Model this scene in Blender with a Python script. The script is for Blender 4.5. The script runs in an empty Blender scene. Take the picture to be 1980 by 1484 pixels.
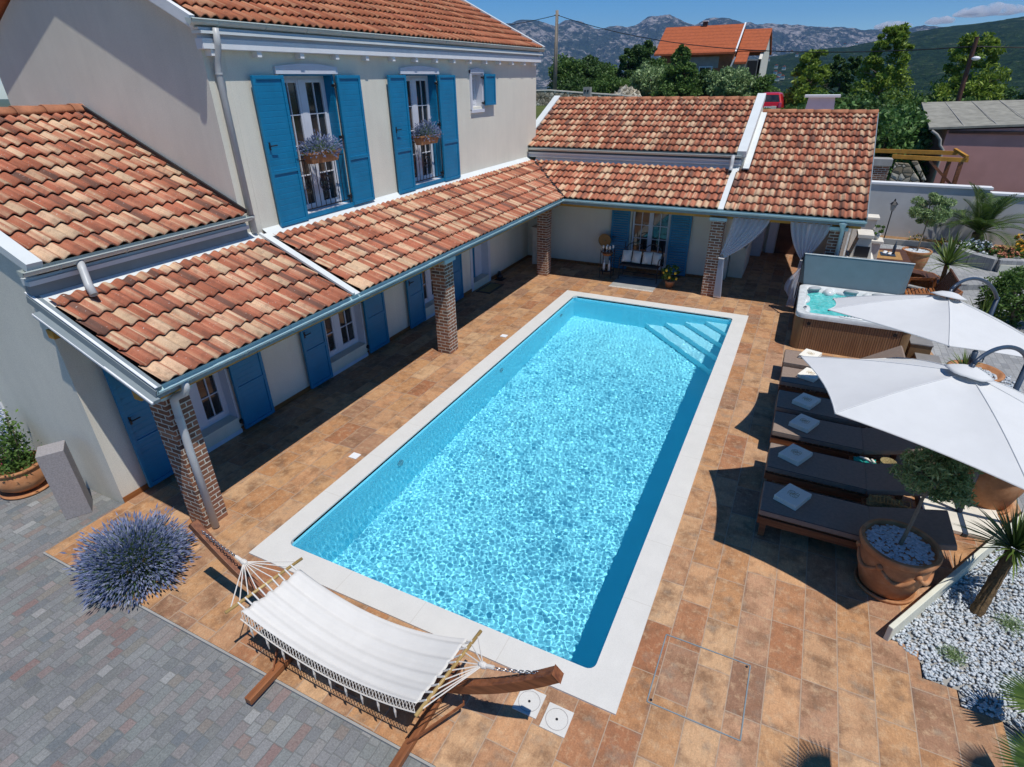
import bpy, math, random
import numpy as np
from mathutils import Vector, Matrix
R=math.radians; PI=math.pi
S=bpy.context.scene; COL=S.collection
random.seed(7); RNG=np.random.default_rng(7)
# ---------------------------------------------------------------- camera, light, exposure
cam=bpy.data.objects.new('camera',bpy.data.cameras.new('camera')); COL.objects.link(cam)
_y,_p,_r=R(-26.5953),R(28.1861),R(-0.92865)
fw=Vector((math.sin(_y)*math.cos(_p),math.cos(_y)*math.cos(_p),-math.sin(_p)))
rt=Vector((math.cos(_y),-math.sin(_y),0)); up=rt.cross(fw)
r2=rt*math.cos(_r)+up*math.sin(_r); u2=-rt*math.sin(_r)+up*math.cos(_r)
M=Matrix((r2,u2,-fw)).transposed().to_4x4(); M.translation=(5.18705,-3.14066,5.0449); cam.matrix_world=M
cam.data.sensor_width=36; cam.data.lens=36*1096.65/1980; cam.data.clip_start=.1; cam.data.clip_end=9000
S.camera=cam
SUN=Vector((.37,-.17,1)).normalized()
EL=math.asin(SUN.z); AZ=math.atan2(SUN.x,SUN.y)
W=bpy.data.worlds.new('World'); S.world=W; W.use_nodes=True
sky=W.node_tree.nodes.new('ShaderNodeTexSky'); sky.sky_type='NISHITA'; sky.sun_disc=False
sky.sun_elevation=EL; sky.sun_rotation=AZ; sky.air_density=.8; sky.dust_density=.0; sky.ozone_density=5; sky.altitude=800
hs=W.node_tree.nodes.new('ShaderNodeHueSaturation'); hs.inputs['Saturation'].default_value=1.36; hs.inputs['Value'].default_value=.76
W.node_tree.links.new(sky.outputs[0],hs.inputs['Color']); W.node_tree.links.new(hs.outputs[0],W.node_tree.nodes['Background'].inputs[0])
W.node_tree.nodes['Background'].inputs[1].default_value=.142
sl=bpy.data.lights.new('sun','SUN'); sl.energy=4.3; sl.angle=R(.5); sl.color=(1,.965,.91)
so=bpy.data.objects.new('sun',sl); COL.objects.link(so); so.rotation_euler=SUN.to_track_quat('Z','Y').to_euler()
sl.cycles.is_caustics_light=True
S.view_settings.view_transform='Standard'; S.view_settings.look='None'; S.view_settings.exposure=0; S.view_settings.gamma=1
S.cycles.use_denoising=True; S.cycles.max_bounces=10; S.cycles.transparent_max_bounces=24
S.cycles.volume_bounces=3; S.cycles.volume_step_rate=4; S.cycles.sample_clamp_indirect=6
# ---------------------------------------------------------------- material helpers
class NT:
    def __init__(s,name,rough=.6,spec=.35,metal=0):
        s.m=bpy.data.materials.new(name); s.m.use_nodes=True; s.t=s.m.node_tree; s.b=s.t.nodes['Principled BSDF']
        s.b.inputs['Roughness'].default_value=rough; s.b.inputs['Metallic'].default_value=metal
        s.b.inputs['Specular IOR Level'].default_value=spec
    def n(s,t,**k):
        o=s.t.nodes.new('ShaderNode'+t)
        for a,b in k.items(): setattr(o,a,b)
        return o
    def put(s,sock,v):
        if v is None: return
        if isinstance(v,bpy.types.NodeSocket): s.t.links.new(v,sock)
        elif isinstance(v,(tuple,list)) and sock.type=='RGBA' and len(v)==3: sock.default_value=(*v,1)
        else: sock.default_value=v
    def ma(s,op,a,b=None,c=None):
        o=s.n('Math',operation=op); s.put(o.inputs[0],a); s.put(o.inputs[1],b); s.put(o.inputs[2],c); return o.outputs[0]
    def co(s,kind='Object'): return s.n('TexCoord').outputs[kind]
    def xyz(s,v):
        o=s.n('SeparateXYZ'); s.put(o.inputs[0],v); return o.outputs
    def cb(s,x,y,z=0.0):
        o=s.n('CombineXYZ'); s.put(o.inputs[0],x); s.put(o.inputs[1],y); s.put(o.inputs[2],z); return o.outputs[0]
    def noise(s,v,sc,det=3,r=.55,col=False):
        o=s.n('TexNoise'); s.put(o.inputs['Vector'],v); o.inputs['Scale'].default_value=sc; o.inputs['Detail'].default_value=det; o.inputs['Roughness'].default_value=r
        return o.outputs[1 if col else 0]
    def white(s,v):
        o=s.n('TexWhiteNoise',noise_dimensions='3D'); s.put(o.inputs['Vector'],v); return o.outputs[0]
    def vor(s,v,sc,feat='F1',out=0):
        o=s.n('TexVoronoi',feature=feat); s.put(o.inputs['Vector'],v); o.inputs['Scale'].default_value=sc; return o.outputs[out]
    def ramp(s,f,st,inter='LINEAR'):
        o=s.n('ValToRGB'); o.color_ramp.interpolation=inter; e=o.color_ramp.elements
        while len(e)>1: e.remove(e[-1])
        e[0].position=st[0][0]; e[0].color=(*st[0][1],1)
        for p,c in st[1:]:
            q=e.new(p); q.color=(*c,1)
        s.put(o.inputs[0],f); return o.outputs[0]
    def mix(s,f,a,b,mode='MIX'):
        o=s.n('Mix',data_type='RGBA',blend_type=mode); s.put(o.inputs[0],f); s.put(o.inputs[6],a); s.put(o.inputs[7],b); return o.outputs[2]
    def mr(s,v,a,b,c,d):
        o=s.n('MapRange'); s.put(o.inputs[0],v)
        for i,q in enumerate((a,b,c,d)): o.inputs[i+1].default_value=q
        return o.outputs[0]
    def bump(s,h,st=.3,d=.01):
        o=s.n('Bump'); o.inputs['Strength'].default_value=st; o.inputs['Distance'].default_value=d; s.put(o.inputs['Height'],h)
        s.t.links.new(o.outputs[0],s.b.inputs['Normal'])
    def col(s,c): s.put(s.b.inputs['Base Color'],c); return s.m
    def rough(s,v): s.put(s.b.inputs['Roughness'],v)
    def island(s): return s.n('NewGeometry').outputs['Random Per Island']
def plain(name,c,rough=.55,spec=.35,metal=0,var=.12,sc=6,bump=0,bsc=60):
    t=NT(name,rough,spec,metal); v=t.co()
    n=t.noise(v,sc,4); k=t.mr(n,.25,.75,1-var,1+var)
    t.col(t.mix(1.0,t.mix(0,c,c),t.cb(k,k,k),'MULTIPLY'))
    if bump: t.bump(t.noise(v,bsc,3),bump,.004)
    return t.m
MT={}
MT['white']=plain('white_paint',(.74,.75,.76),.55,var=.05,bump=.15)
MT['lilac']=plain('cool_white_trim',(.60,.62,.68),.6,var=.05)
MT['metal']=plain('painted_metal',(.42,.44,.42),.4,.5,var=.08,sc=2)
MT['flash']=plain('pale_flashing',(.66,.69,.68),.45,.4,var=.07,sc=2)
MT['gutter']=plain('gutter_paint',(.50,.54,.50),.38,.5,var=.08,sc=2)
MT['bluegut']=plain('pale_blue_gutter',(.42,.58,.60),.38,.5,var=.08,sc=2)
MT['pipe']=plain('grey_pvc',(.46,.47,.47),.4,.4,var=.05)
MT['greyfascia']=plain('grey_fascia',(.20,.24,.26),.5,.4,var=.08)
MT['black']=plain('black_iron',(.015,.015,.018),.45,.4,var=.1)
MT['darkblue']=plain('dark_blue_metal',(.03,.05,.085),.4,.5,var=.1)
MT['cushion']=plain('charcoal_cushion',(.26,.195,.155),.9,.15,var=.12,sc=25,bump=.3,bsc=300)
MT['canvas']=plain('white_canvas',(.60,.605,.60),.85,.1,var=.03,bump=.6,bsc=5)
MT['cotton']=plain('cream_cotton',(.64,.62,.58),.9,.1,var=.04,bump=.1,bsc=200)
MT['rope']=plain('white_rope',(.66,.62,.56),.9,.1,var=.1,sc=90)
MT['chain']=plain('steel_chain',(.25,.27,.30),.3,.5,.8)
MT['towel']=plain('white_towel',(.80,.76,.66),.95,.05,var=.06,sc=40,bump=.5,bsc=260)
MT['gold']=plain('gold_thread',(.42,.30,.14),.8,.2)
MT['glassd']=None
MT['stone']=plain('granite_block',(.30,.28,.28),.75,var=.25,sc=60,bump=.3,bsc=120)
MT['limest']=plain('pale_limestone',(.66,.62,.54),.75,var=.12,sc=5,bump=.4,bsc=40)
MT['soil']=plain('dry_soil',(.26,.15,.07),.95,var=.35,sc=14,bump=.8,bsc=40)
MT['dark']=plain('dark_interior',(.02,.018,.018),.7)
MT['brownwood']=plain('dark_brown_wood',(.09,.04,.025),.6,var=.3,sc=5)
MT['slatec']=plain('slate_vinyl_cover',(.13,.19,.22),.6,.4,var=.06)
MT['shell']=plain('marbled_acrylic',(.62,.64,.63),.2,.5,var=.16,sc=9)
MT['pillow']=plain('grey_headrest',(.33,.35,.36),.5,var=.05)
MT['step']=plain('grey_step_tread',(.22,.21,.20),.7)
MT['steps']=plain('tan_step_riser',(.20,.12,.055),.7)
MT['asph']=plain('weathered_cement_sheet',(.26,.25,.21),.9,var=.3,sc=3,bump=.5,bsc=30)
MT['pinkw']=plain('pink_render',(.60,.30,.26),.85,var=.08,sc=2,bump=.3,bsc=60)
MT['brickfar']=plain('far_brick_render',(.33,.13,.06),.9,var=.3,sc=2)
MT['conc']=plain('grey_concrete',(.32,.31,.29),.85,var=.15,sc=3,bump=.3,bsc=30)
MT['greywall']=plain('grey_blue_render',(.50,.50,.49),.85,var=.10,sc=1.5,bump=.5,bsc=30)
MT['creamw']=plain('cream_low_wall',(.64,.63,.52),.8,var=.06,bump=.3,bsc=60)
MT['red']=plain('red_car_paint',(.45,.01,.02),.25,.6)
MT['trunk']=plain('grey_bark',(.16,.12,.09),.9,var=.4,sc=30,bump=.8,bsc=60)
MT['palmtrunk']=plain('fibrous_bark',(.12,.075,.035),.95,var=.6,sc=50,bump=1,bsc=70)
MT['olivewood']=plain('pale_stem',(.22,.17,.12),.8,var=.2,sc=30)
MT['yellow']=plain('oiled_beam',(.50,.24,.035),.6,var=.2,sc=6)
MT['teal']=plain('teal_cloth',(.02,.30,.27),.9,.1)
MT['wicker']=plain('wicker',(.25,.20,.10),.9,.1,var=.6,sc=60)
MT['lemon']=plain('lemon_skin',(.80,.52,.04),.5)
MT['straw']=plain('straw_mat',(.36,.20,.07),.85,var=.3,sc=40)
MT['pole']=plain('weathered_pole',(.24,.20,.16),.85,var=.2)
def stucco():
    t=NT('cream_stucco',.92,.15); v=t.co()
    k=t.mr(t.noise(v,1.2,5),.2,.8,.92,1.06)
    g=t.mr(t.noise(v,85,3,.7),.3,.7,.86,1.1)
    k=t.ma('MULTIPLY',k,g); X=t.xyz(v); st=t.noise(t.cb(t.ma('MULTIPLY',X[0],5.),t.ma('MULTIPLY',X[1],5.),t.ma('MULTIPLY',X[2],.35)),1,4,.6); k=t.ma('MULTIPLY',k,t.mr(st,.35,.7,1.01,.955)); k=t.ma('MULTIPLY',k,t.mr(t.ma('ADD',X[2],t.ma('MULTIPLY',t.noise(v,4,4),.35)),.12,.42,.86,1.0))
    t.bump(t.noise(v,85,3,.7),.6,.006)
    return t.col(t.mix(1.0,(.74,.705,.60),t.cb(k,k,k),'MULTIPLY'))
MT['stucco']=stucco()
def bluepaint():
    t=NT('blue_paint',.38,.4); v=t.co(); k=t.mr(t.noise(v,3,5,.7),.2,.8,.82,1.15); z=t.xyz(v)[2]; t.bump(t.mr(t.ma('ABSOLUTE',t.ma('SUBTRACT',t.ma('FRACT',t.ma('DIVIDE',z,.085)),.5)),.40,.5,1,0),.5,.004)
    return t.col(t.mix(1.0,(.006,.18,.35),t.cb(k,k,k),'MULTIPLY'))
MT['blue']=bluepaint()
def woodm(name,c1,c2,ax=0,sc=1.,rough=.45):
    t=NT(name,rough,.4); v=t.xyz(t.co()); m=[v[0],v[1],v[2]]
    k=[22.*sc]*3; k[ax]=1.4*sc
    w=t.cb(*[t.ma('MULTIPLY',m[i],k[i]) for i in range(3)])
    n=t.noise(w,1,5,.6); t.bump(n,.25,.003)
    return t.col(t.ramp(n,[(.3,c1),(.7,c2)]))
MT['wood']=woodm('reddish_hardwood',(.10,.032,.014),(.30,.11,.045),0)
MT['woody']=woodm('hardwood_cross',(.12,.04,.016),(.34,.13,.05),1)
MT['bamboo']=woodm('varnished_rod',(.30,.19,.06),(.50,.34,.13),1)
MT['orangew']=woodm('orange_teak',(.17,.055,.015),(.36,.14,.04),1)
def cells(t,x,y,w,l,rnd=True,off=.5):
    """running-bond cells: columns of width w along x, length l along y; returns id vector, edge distance (m)"""
    cx=t.ma('DIVIDE',x,w); c=t.ma('FLOOR',cx)
    sh=t.white(t.cb(c,3.7,1.1)) if rnd else t.ma('MULTIPLY',t.ma('MODULO',t.ma('ADD',c,1000),2),off)
    cy=t.ma('ADD',t.ma('DIVIDE',y,l),sh); r=t.ma('FLOOR',cy)
    fx=t.ma('SUBTRACT',cx,c); fy=t.ma('SUBTRACT',cy,r)
    ex=t.ma('MULTIPLY',t.ma('MINIMUM',fx,t.ma('SUBTRACT',1.0,fx)),w)
    ey=t.ma('MULTIPLY',t.ma('MINIMUM',fy,t.ma('SUBTRACT',1.0,fy)),l)
    return t.cb(c,r,.5),t.ma('MINIMUM',ex,ey),fx,fy
def deckmat():
    t=NT('rustic_terracotta_tile',.62,.3); v=t.co(); X=t.xyz(v)
    idv,e,fx,fy=cells(t,t.ma('ADD',X[0],.02),X[1],.305,.605)
    rnd=t.white(idv); r2=t.white(t.cb(t.ma('MULTIPLY',t.xyz(idv)[0],1.7),t.xyz(idv)[1],9.1))
    base=t.ramp(rnd,[(0,(.47,.26,.12)),(.25,(.38,.175,.07)),(.45,(.52,.32,.17)),(.6,(.31,.125,.055)),(.75,(.53,.29,.14)),(.88,(.25,.13,.075)),(1,(.45,.25,.14))])
    # per-tile offset pattern so each tile has its own cloudiness
    pv=t.n('VectorMath',operation='ADD'); t.put(pv.inputs[0],v); t.put(pv.inputs[1],t.cb(t.ma('MULTIPLY',rnd,37.),t.ma('MULTIPLY',r2,23.),0.0)); pv=pv.outputs[0]
    n1=t.noise(pv,3.2,6,.62); n2=t.noise(pv,11,6,.7); n3=t.noise(pv,70,3,.7)
    c=t.mix(t.mr(n1,.48,.66,0,.72),base,(.155,.078,.04))
    c=t.mix(t.mr(n2,.5,.72,0,.65),c,(.53,.36,.21))
    c=t.mix(t.mr(t.noise(pv,5,5,.6),.55,.7,0,.5),c,(.22,.185,.14))
    w=t.ma('ABSOLUTE',t.ma('SUBTRACT',t.noise(pv,1.8,2,.4),.5)); c=t.mix(t.mr(w,.0,.02,.18,0),c,(.20,.08,.035))
    c=t.mix(t.ma('MULTIPLY',t.mr(t.ma('ADD',e,t.ma('MULTIPLY',t.ma('SUBTRACT',n2,.5),.10)),.0,.035,1,0),t.mr(t.noise(pv,4,3),.48,.6,0,.6)),c,(.19,.12,.085))
    k=t.ma('MULTIPLY',t.mr(n3,.3,.7,.80,1.18),t.mr(t.noise(t.cb(t.ma('MULTIPLY',X[0],60.),t.ma('MULTIPLY',X[1],14.),rnd),1,3),.3,.7,.9,1.1)); c=t.mix(1.0,c,t.cb(k,k,k),'MULTIPLY')
    g=t.mr(e,.0025,.006,1,0); c=t.mix(g,c,(.37,.27,.19))
    hv=t.n('HueSaturation'); hv.inputs['Saturation'].default_value=.98; hv.inputs['Value'].default_value=1.05; t.put(hv.inputs['Color'],c); c=hv.outputs[0]
    h=t.ma('SUBTRACT',t.ma('MULTIPLY',n2,.4),g); t.bump(h,.35,.004)
    t.rough(t.mr(n1,.3,.7,.5,.75)); return t.col(c)
MT['deck']=deckmat()
def cobble(name,w,l,pal,gr,e0=.003,e1=.007):
    t=NT(name,.8,.25); v=t.co(); X=t.xyz(v)
    dn=t.n('VectorMath',operation='ADD'); t.put(dn.inputs[0],v)
    nn=t.noise(v,7,2,.5,True); sc=t.n('VectorMath',operation='SCALE'); t.put(sc.inputs[0],nn); sc.inputs['Scale'].default_value=.022; t.put(dn.inputs[1],sc.outputs[0])
    X=t.xyz(dn.outputs[0])
    # rows across x, bricks lie along y; double joint gives mixed lengths
    idv,e,fx,fy=cells(t,X[0],X[1],w,l)
    r=t.white(idv); r2=t.white(t.cb(t.xyz(idv)[1],t.xyz(idv)[0],4.4))
    split=t.ma('GREATER_THAN',r2,.55); half=t.ma('GREATER_THAN',fy,.5)
    sub=t.ma('MULTIPLY',split,half); r=t.white(t.cb(t.ma('ADD',t.xyz(idv)[0],t.ma('MULTIPLY',sub,55.)),t.xyz(idv)[1],2.2))
    em=t.ma('ADD',t.ma('MULTIPLY',t.ma('ABSOLUTE',t.ma('SUBTRACT',fy,.5)),l),t.ma('MULTIPLY',t.ma('SUBTRACT',1.0,split),9.))
    e=t.ma('MINIMUM',e,em)
    c=t.ramp(r,pal); 
    n1=t.noise(v,16,5,.65); n2=t.noise(v,60,4,.7); n0=t.noise(v,.7,3)
    k=t.ma('MULTIPLY',t.mr(n2,.25,.75,.68,1.35),t.mr(n0,.3,.7,.85,1.15)); c=t.mix(1.0,c,t.cb(k,k,k),'MULTIPLY')
    c=t.mix(t.mr(n1,.55,.75,0,.4),c,(.30,.31,.29))
    g=t.mr(e,e0,e1,.75,0); c=t.mix(g,c,gr)
    t.bump(t.ma('SUBTRACT',t.ma('MULTIPLY',n2,.5),g),.6,.006); return t.col(c)
MT['cobble']=cobble('grey_setts',.105,.24,[(0,(.175,.19,.185)),(.2,(.20,.20,.20)),(.38,(.16,.165,.17)),(.52,(.22,.225,.22)),(.66,(.195,.175,.17)),(.78,(.135,.15,.16)),(.88,(.195,.185,.165)),(.955,(.20,.14,.13)),(1,(.27,.275,.27))],(.15,.155,.15))
MT['path']=cobble('light_path_setts',.12,.26,[(0,(.29,.29,.29)),(.5,(.33,.335,.33)),(1,(.24,.245,.25))],(.20,.20,.19))
def coping():
    t=NT('white_coping_stone',.7,.25); v=t.co(); X=t.xyz(v)
    n=t.noise(v,3,5,.6); k=t.ma('MULTIPLY',t.mr(n,.2,.8,.93,1.05),t.mr(t.noise(v,120,2),.35,.65,.95,1.03))
    c=t.mix(1.0,(.62,.605,.565),t.cb(k,k,k),'MULTIPLY')
    jx=t.ma('ABSOLUTE',t.ma('SUBTRACT',t.ma('FRACT',t.ma('DIVIDE',X[0],1.02)),.32)); jy=t.ma('ABSOLUTE',t.ma('SUBTRACT',t.ma('FRACT',t.ma('DIVIDE',X[1],.985)),.32))
    inx=t.ma('MULTIPLY',t.ma('GREATER_THAN',X[0],.33),t.ma('LESS_THAN',X[0],4.27)); iny=t.ma('MULTIPLY',t.ma('GREATER_THAN',X[1],.33),t.ma('LESS_THAN',X[1],10.31))
    j=t.ma('MAXIMUM',t.ma('MULTIPLY',t.ma('LESS_THAN',jx,.0035),inx),t.ma('MULTIPLY',t.ma('LESS_THAN',jy,.0035),iny))
    c=t.mix(t.ma('MULTIPLY',j,.45),c,(.40,.36,.30)); t.bump(t.noise(v,90,3),.25,.003); return t.col(c)
MT['coping']=coping()
def roofmat(name,pal,dirt=.5):
    t=NT(name,.85,.2); uv=t.co('UV'); X=t.xyz(uv); v=t.co()
    u2=t.ma('MULTIPLY',X[0],1.0); fu=t.ma('FLOOR',t.ma('MULTIPLY',X[0],.5)); fr=t.ma('FLOOR',X[1])
    r1=t.white(t.cb(fu,fr,1.3))
    # bands across each tile: soft noise over u, different for each row
    nb=t.noise(t.cb(t.ma('MULTIPLY',X[0],1.35),t.ma('ADD',t.ma('MULTIPLY',fr,17.3),t.ma('MULTIPLY',X[1],.12)),t.ma('MULTIPLY',r1,3.)),1.0,2,.5)
    nb=t.ma('ADD',t.ma('MULTIPLY',t.mr(nb,.30,.70,0,1),.42),t.ma('ADD',t.ma('MULTIPLY',t.white(t.cb(t.ma('FLOOR',t.ma('ADD',X[0],.5)),fr,7.7)),.28),t.ma('MULTIPLY',t.white(t.cb(t.ma('FLOOR',t.ma('ADD',t.ma('MULTIPLY',X[0],2.0),.3)),fr,5.1)),.30))); nb=t.mr(nb,.14,.86,0,1)
    c=t.ramp(nb,pal)
    tint=t.ramp(r1,[(0,(.85,.82,.8)),(.5,(1,1,1)),(1,(1.1,1.05,1.05))]); c=t.mix(1.0,c,tint,'MULTIPLY')
    d=t.noise(v,9,6,.65); c=t.mix(t.mr(d,.5,.75,0,dirt),c,(.10,.06,.045))
    g=t.noise(v,90,3,.7); k=t.mr(g,.3,.7,.85,1.15); c=t.mix(1.0,c,t.cb(k,k,k),'MULTIPLY')
    sp=t.mr(t.noise(v,38,2,.4),.70,.74,0,.55); c=t.mix(sp,c,(.62,.58,.52)); t.bump(g,.3,.004); return t.col(c)
MT['roof']=roofmat('mottled_roof_tile',[(0,(.16,.085,.065)),(.18,(.20,.095,.065)),(.32,(.37,.125,.07)),(.50,(.44,.165,.095)),(.58,(.46,.21,.125)),(.68,(.58,.38,.24)),(.92,(.62,.45,.29)),(1,(.45,.19,.115))])
MT['roofold']=roofmat('weathered_roof_tile',[(0,(.20,.075,.045)),(.3,(.32,.10,.05)),(.6,(.40,.15,.075)),(.8,(.48,.25,.14)),(1,(.32,.12,.07))],.4)
MT['ridge']=plain('terracotta_ridge',(.38,.155,.08),.85,var=.3,sc=7,bump=.3)
MT['roofar']=None
def farroof():
    t=NT('orange_far_roof',.85,.2); v=t.co(); X=t.xyz(v)
    f=t.ma('FRACT',t.ma('MULTIPLY',X[2],3.6)); c=t.mix(t.mr(f,.0,.25,.75,0),(.38,.10,.04),(.17,.045,.022))
    k=t.mr(t.noise(v,5,4),.3,.7,.85,1.15); return t.col(t.mix(1.0,c,t.cb(k,k,k),'MULTIPLY'))
MT['roofar']=farroof()
def brick():
    t=NT('rough_brick',.9,.15); v=t.co(); X=t.xyz(v)
    # world z rows; horizontal coordinate x+y
    h=t.ma('ADD',X[0],X[1]); idv,e,fx,fy=cells(t,X[2],h,.068,.205,False)
    r=t.white(idv); c=t.ramp(r,[(0,(.16,.075,.05)),(.3,(.28,.12,.065)),(.5,(.12,.075,.06)),(.7,(.34,.15,.08)),(.85,(.22,.10,.07)),(1,(.38,.19,.11))])
    c=t.mix(t.mr(t.noise(v,35,4),.5,.75,0,.5),c,(.30,.2,.14))
    n=t.ma('MULTIPLY',t.ma('SUBTRACT',t.noise(v,40,3),.5),.006); g=t.mr(t.ma('ADD',e,n),.006,.009,1,0)
    c=t.mix(g,c,(.60,.56,.48)); t.bump(t.ma('SUBTRACT',t.noise(v,60,3),t.ma('MULTIPLY',g,1.3)),.8,.01); return t.col(c)
MT['brick']=brick()
def glass():
    t=NT('window_glass',.04,.8); v=t.co(); return t.col(t.ramp(t.noise(v,2.2,2),[(.35,(.012,.014,.016)),(.55,(.03,.03,.03)),(.7,(.06,.045,.035))]))
MT['glassd']=glass()
def pool_liner():
    t=NT('pale_blue_liner',.5,.2); v=t.co(); k=t.mr(t.noise(v,1.5,3),.2,.8,.95,1.05)
    return t.col(t.mix(1.0,(.25,.84,.99),t.cb(k,k,k),'MULTIPLY'))
MT['liner']=pool_liner(); MT['liner_lit']=plain('step_liner_painted_light',(.36,.86,.98),.5,.2,var=.04)  # step copy of the liner: brighter light under shallow water put into its colour
def water():
    m=bpy.data.materials.new('pool_water_surface'); m.use_nodes=True; nt=m.node_tree; nt.nodes.clear()
    f=nt.nodes.new('ShaderNodeFresnel'); f.inputs[0].default_value=1.33
    a=nt.nodes.new('ShaderNodeBsdfRefraction'); a.inputs['IOR'].default_value=1.33; a.inputs['Roughness'].default_value=0
    b=nt.nodes.new('ShaderNodeBsdfGlossy'); b.inputs['Roughness'].default_value=.03
    x=nt.nodes.new('ShaderNodeMixShader'); o=nt.nodes.new('ShaderNodeOutputMaterial')
    nt.links.new(f.outputs[0],x.inputs[0]); nt.links.new(a.outputs[0],x.inputs[1]); nt.links.new(b.outputs[0],x.inputs[2]); nt.links.new(x.outputs[0],o.inputs[0]); return m
MT['water']=water()
def tubwater():
    t=NT('turquoise_tub_water',.08,.6); v=t.co(); n=t.noise(v,9,5,.6); t.bump(n,.9,.03)
    return t.col(t.ramp(n,[(.35,(.05,.42,.40)),(.6,(.13,.58,.56)),(.78,(.55,.75,.74))]))
MT['tubwater']=tubwater()
def slatbrown():
    t=NT('brown_slat_panel',.55,.35); X=t.xyz(t.co()); h=t.ma('ADD',X[0],X[1]); f=t.ma('FRACT',t.ma('DIVIDE',h,.042))
    g=t.mr(t.ma('ABSOLUTE',t.ma('SUBTRACT',f,.5)),.36,.48,0,1); n=t.noise(t.cb(t.ma('MULTIPLY',h,30.),t.ma('MULTIPLY',X[2],2.),0.0),1,4)
    t.bump(t.ma('SUBTRACT',1.0,g),.8,.01); return t.col(t.mix(g,t.ramp(n,[(.3,(.20,.10,.05)),(.7,(.29,.165,.085))]),(.05,.022,.012)))
MT['slat']=slatbrown()
def leafmat(name,c1,c2,c3,rough=.55,trans=.0):
    t=NT(name,rough,.3); i=t.island()
    t.b.inputs['Subsurface Weight'].default_value=0
    c=t.ramp(i,[(0,c1),(.5,c2),(1,c3)]); t.col(c)
    if trans:
        tr=t.n('BsdfTranslucent'); t.put(tr.inputs[0],c); mx=t.n('MixShader'); mx.inputs[0].default_value=trans
        out=[n for n in t.t.nodes if n.type=='OUTPUT_MATERIAL'][0]
        t.t.links.new(t.b.outputs[0],mx.inputs[1]); t.t.links.new(tr.outputs[0],mx.inputs[2]); t.t.links.new(mx.outputs[0],out.inputs[0])
    return t.m
MT['leaf_dark']=leafmat('dark_evergreen_leaf',(.03,.075,.018),(.06,.12,.028),(.10,.17,.04),trans=.25)
MT['leaf_pine']=leafmat('bright_pine_needle',(.10,.18,.02),(.19,.28,.035),(.30,.39,.06),trans=.3)
MT['leaf_mid']=leafmat('mid_green_leaf',(.05,.11,.022),(.09,.17,.035),(.14,.23,.05),trans=.3)
MT['leaf_big']=leafmat('glossy_laurel_leaf',(.04,.10,.022),(.09,.19,.045),(.20,.31,.10),.35,trans=.25)
MT['leaf_olive']=leafmat('grey_green_olive_leaf',(.12,.20,.07),(.21,.31,.12),(.36,.46,.22),trans=.2)
MT['leaf_yucca']=leafmat('strap_leaf',(.05,.10,.02),(.12,.19,.04),(.27,.33,.09),.4,trans=.3)
MT['leaf_palm']=leafmat('palm_frond',(.03,.065,.015),(.065,.12,.025),(.12,.18,.04),.45,trans=.3)
MT['lav']=leafmat('lavender_bloom',(.13,.17,.31),(.21,.26,.43),(.44,.48,.64),.8,trans=.3)
MT['lavg']=leafmat('lavender_stem',(.06,.13,.05),(.12,.22,.09),(.22,.32,.16),.8,trans=.3)
MT['flowy']=leafmat('yellow_flower',(.7,.35,.02),(.8,.5,.05),(.75,.2,.05),.6)
MT['floww']=leafmat('white_flower',(.7,.72,.75),(.78,.8,.82),(.6,.65,.7),.6)
MT['flowp']=leafmat('pink_flower',(.5,.03,.12),(.65,.1,.2),(.45,.04,.2),.6)
MT['flowr']=leafmat('peach_flower',(.45,.14,.08),(.6,.25,.14),(.3,.16,.08),.6)
MT['peb']=leafmat('white_marble_pebble',(.34,.39,.43),(.48,.52,.55),(.62,.64,.66),.6)
def terra():
    t=NT('aged_terracotta',.8,.2); v=t.co(); n=t.noise(v,5,6,.65); t.bump(t.noise(v,40,4),.4,.005)
    return t.col(t.ramp(n,[(.3,(.30,.13,.06)),(.5,(.42,.19,.085)),(.7,(.50,.27,.14))]))
MT['terra']=terra()
def hillmat(name,c1,c2,c3,sc,rk):
    t=NT(name,1,.0); v=t.co(); n=t.noise(v,sc,8,.7); n2=t.noise(v,sc*6,5,.7)
    c=t.ramp(n,[(.35,c1),(.6,c2)]); c=t.mix(t.mr(t.ma('ADD',t.ma('MULTIPLY',n2,.5),t.ma('MULTIPLY',n,.5)),rk,rk+.05,0,1),c,c3); n3=t.noise(v,sc*4,4,.75); k=t.mr(n3,.3,.7,.45,1.5); c=t.mix(1.0,c,t.cb(k,k,k),'MULTIPLY'); t.bump(n3,1.0,.35/sc); return t.col(c)
MT['hill']=hillmat('wooded_hillside',(.008,.026,.012),(.030,.055,.020),(.17,.165,.12),.035,.578)
MT['mount']=hillmat('limestone_mountain',(.035,.055,.035),(.07,.08,.06),(.33,.30,.28),.006,.51)
def terrain():
    t=NT('dry_grass_ground',1,.05); v=t.co(); n=t.noise(v,.35,8,.7)
    return t.col(t.ramp(n,[(.35,(.04,.07,.02)),(.55,(.10,.115,.04)),(.75,(.24,.20,.13))]))
MT['terrain']=terrain()
def drystone():
    t=NT('dry_stone',.95,.1); v=t.co(); d=t.vor(v,4.5,'DISTANCE_TO_EDGE'); cc=t.n('TexVoronoi'); t.put(cc.inputs['Vector'],v); cc.inputs['Scale'].default_value=4.5
    r=t.xyz(cc.outputs['Color'])[0]; c=t.ramp(r,[(0,(.22,.18,.12)),(.5,(.42,.37,.28)),(1,(.58,.54,.44))])
    g=t.mr(d,.02,.08,1,0); c=t.mix(g,c,(.05,.05,.035)); t.bump(d,.8,.05); return t.col(c)
MT['drystone']=drystone()
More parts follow.
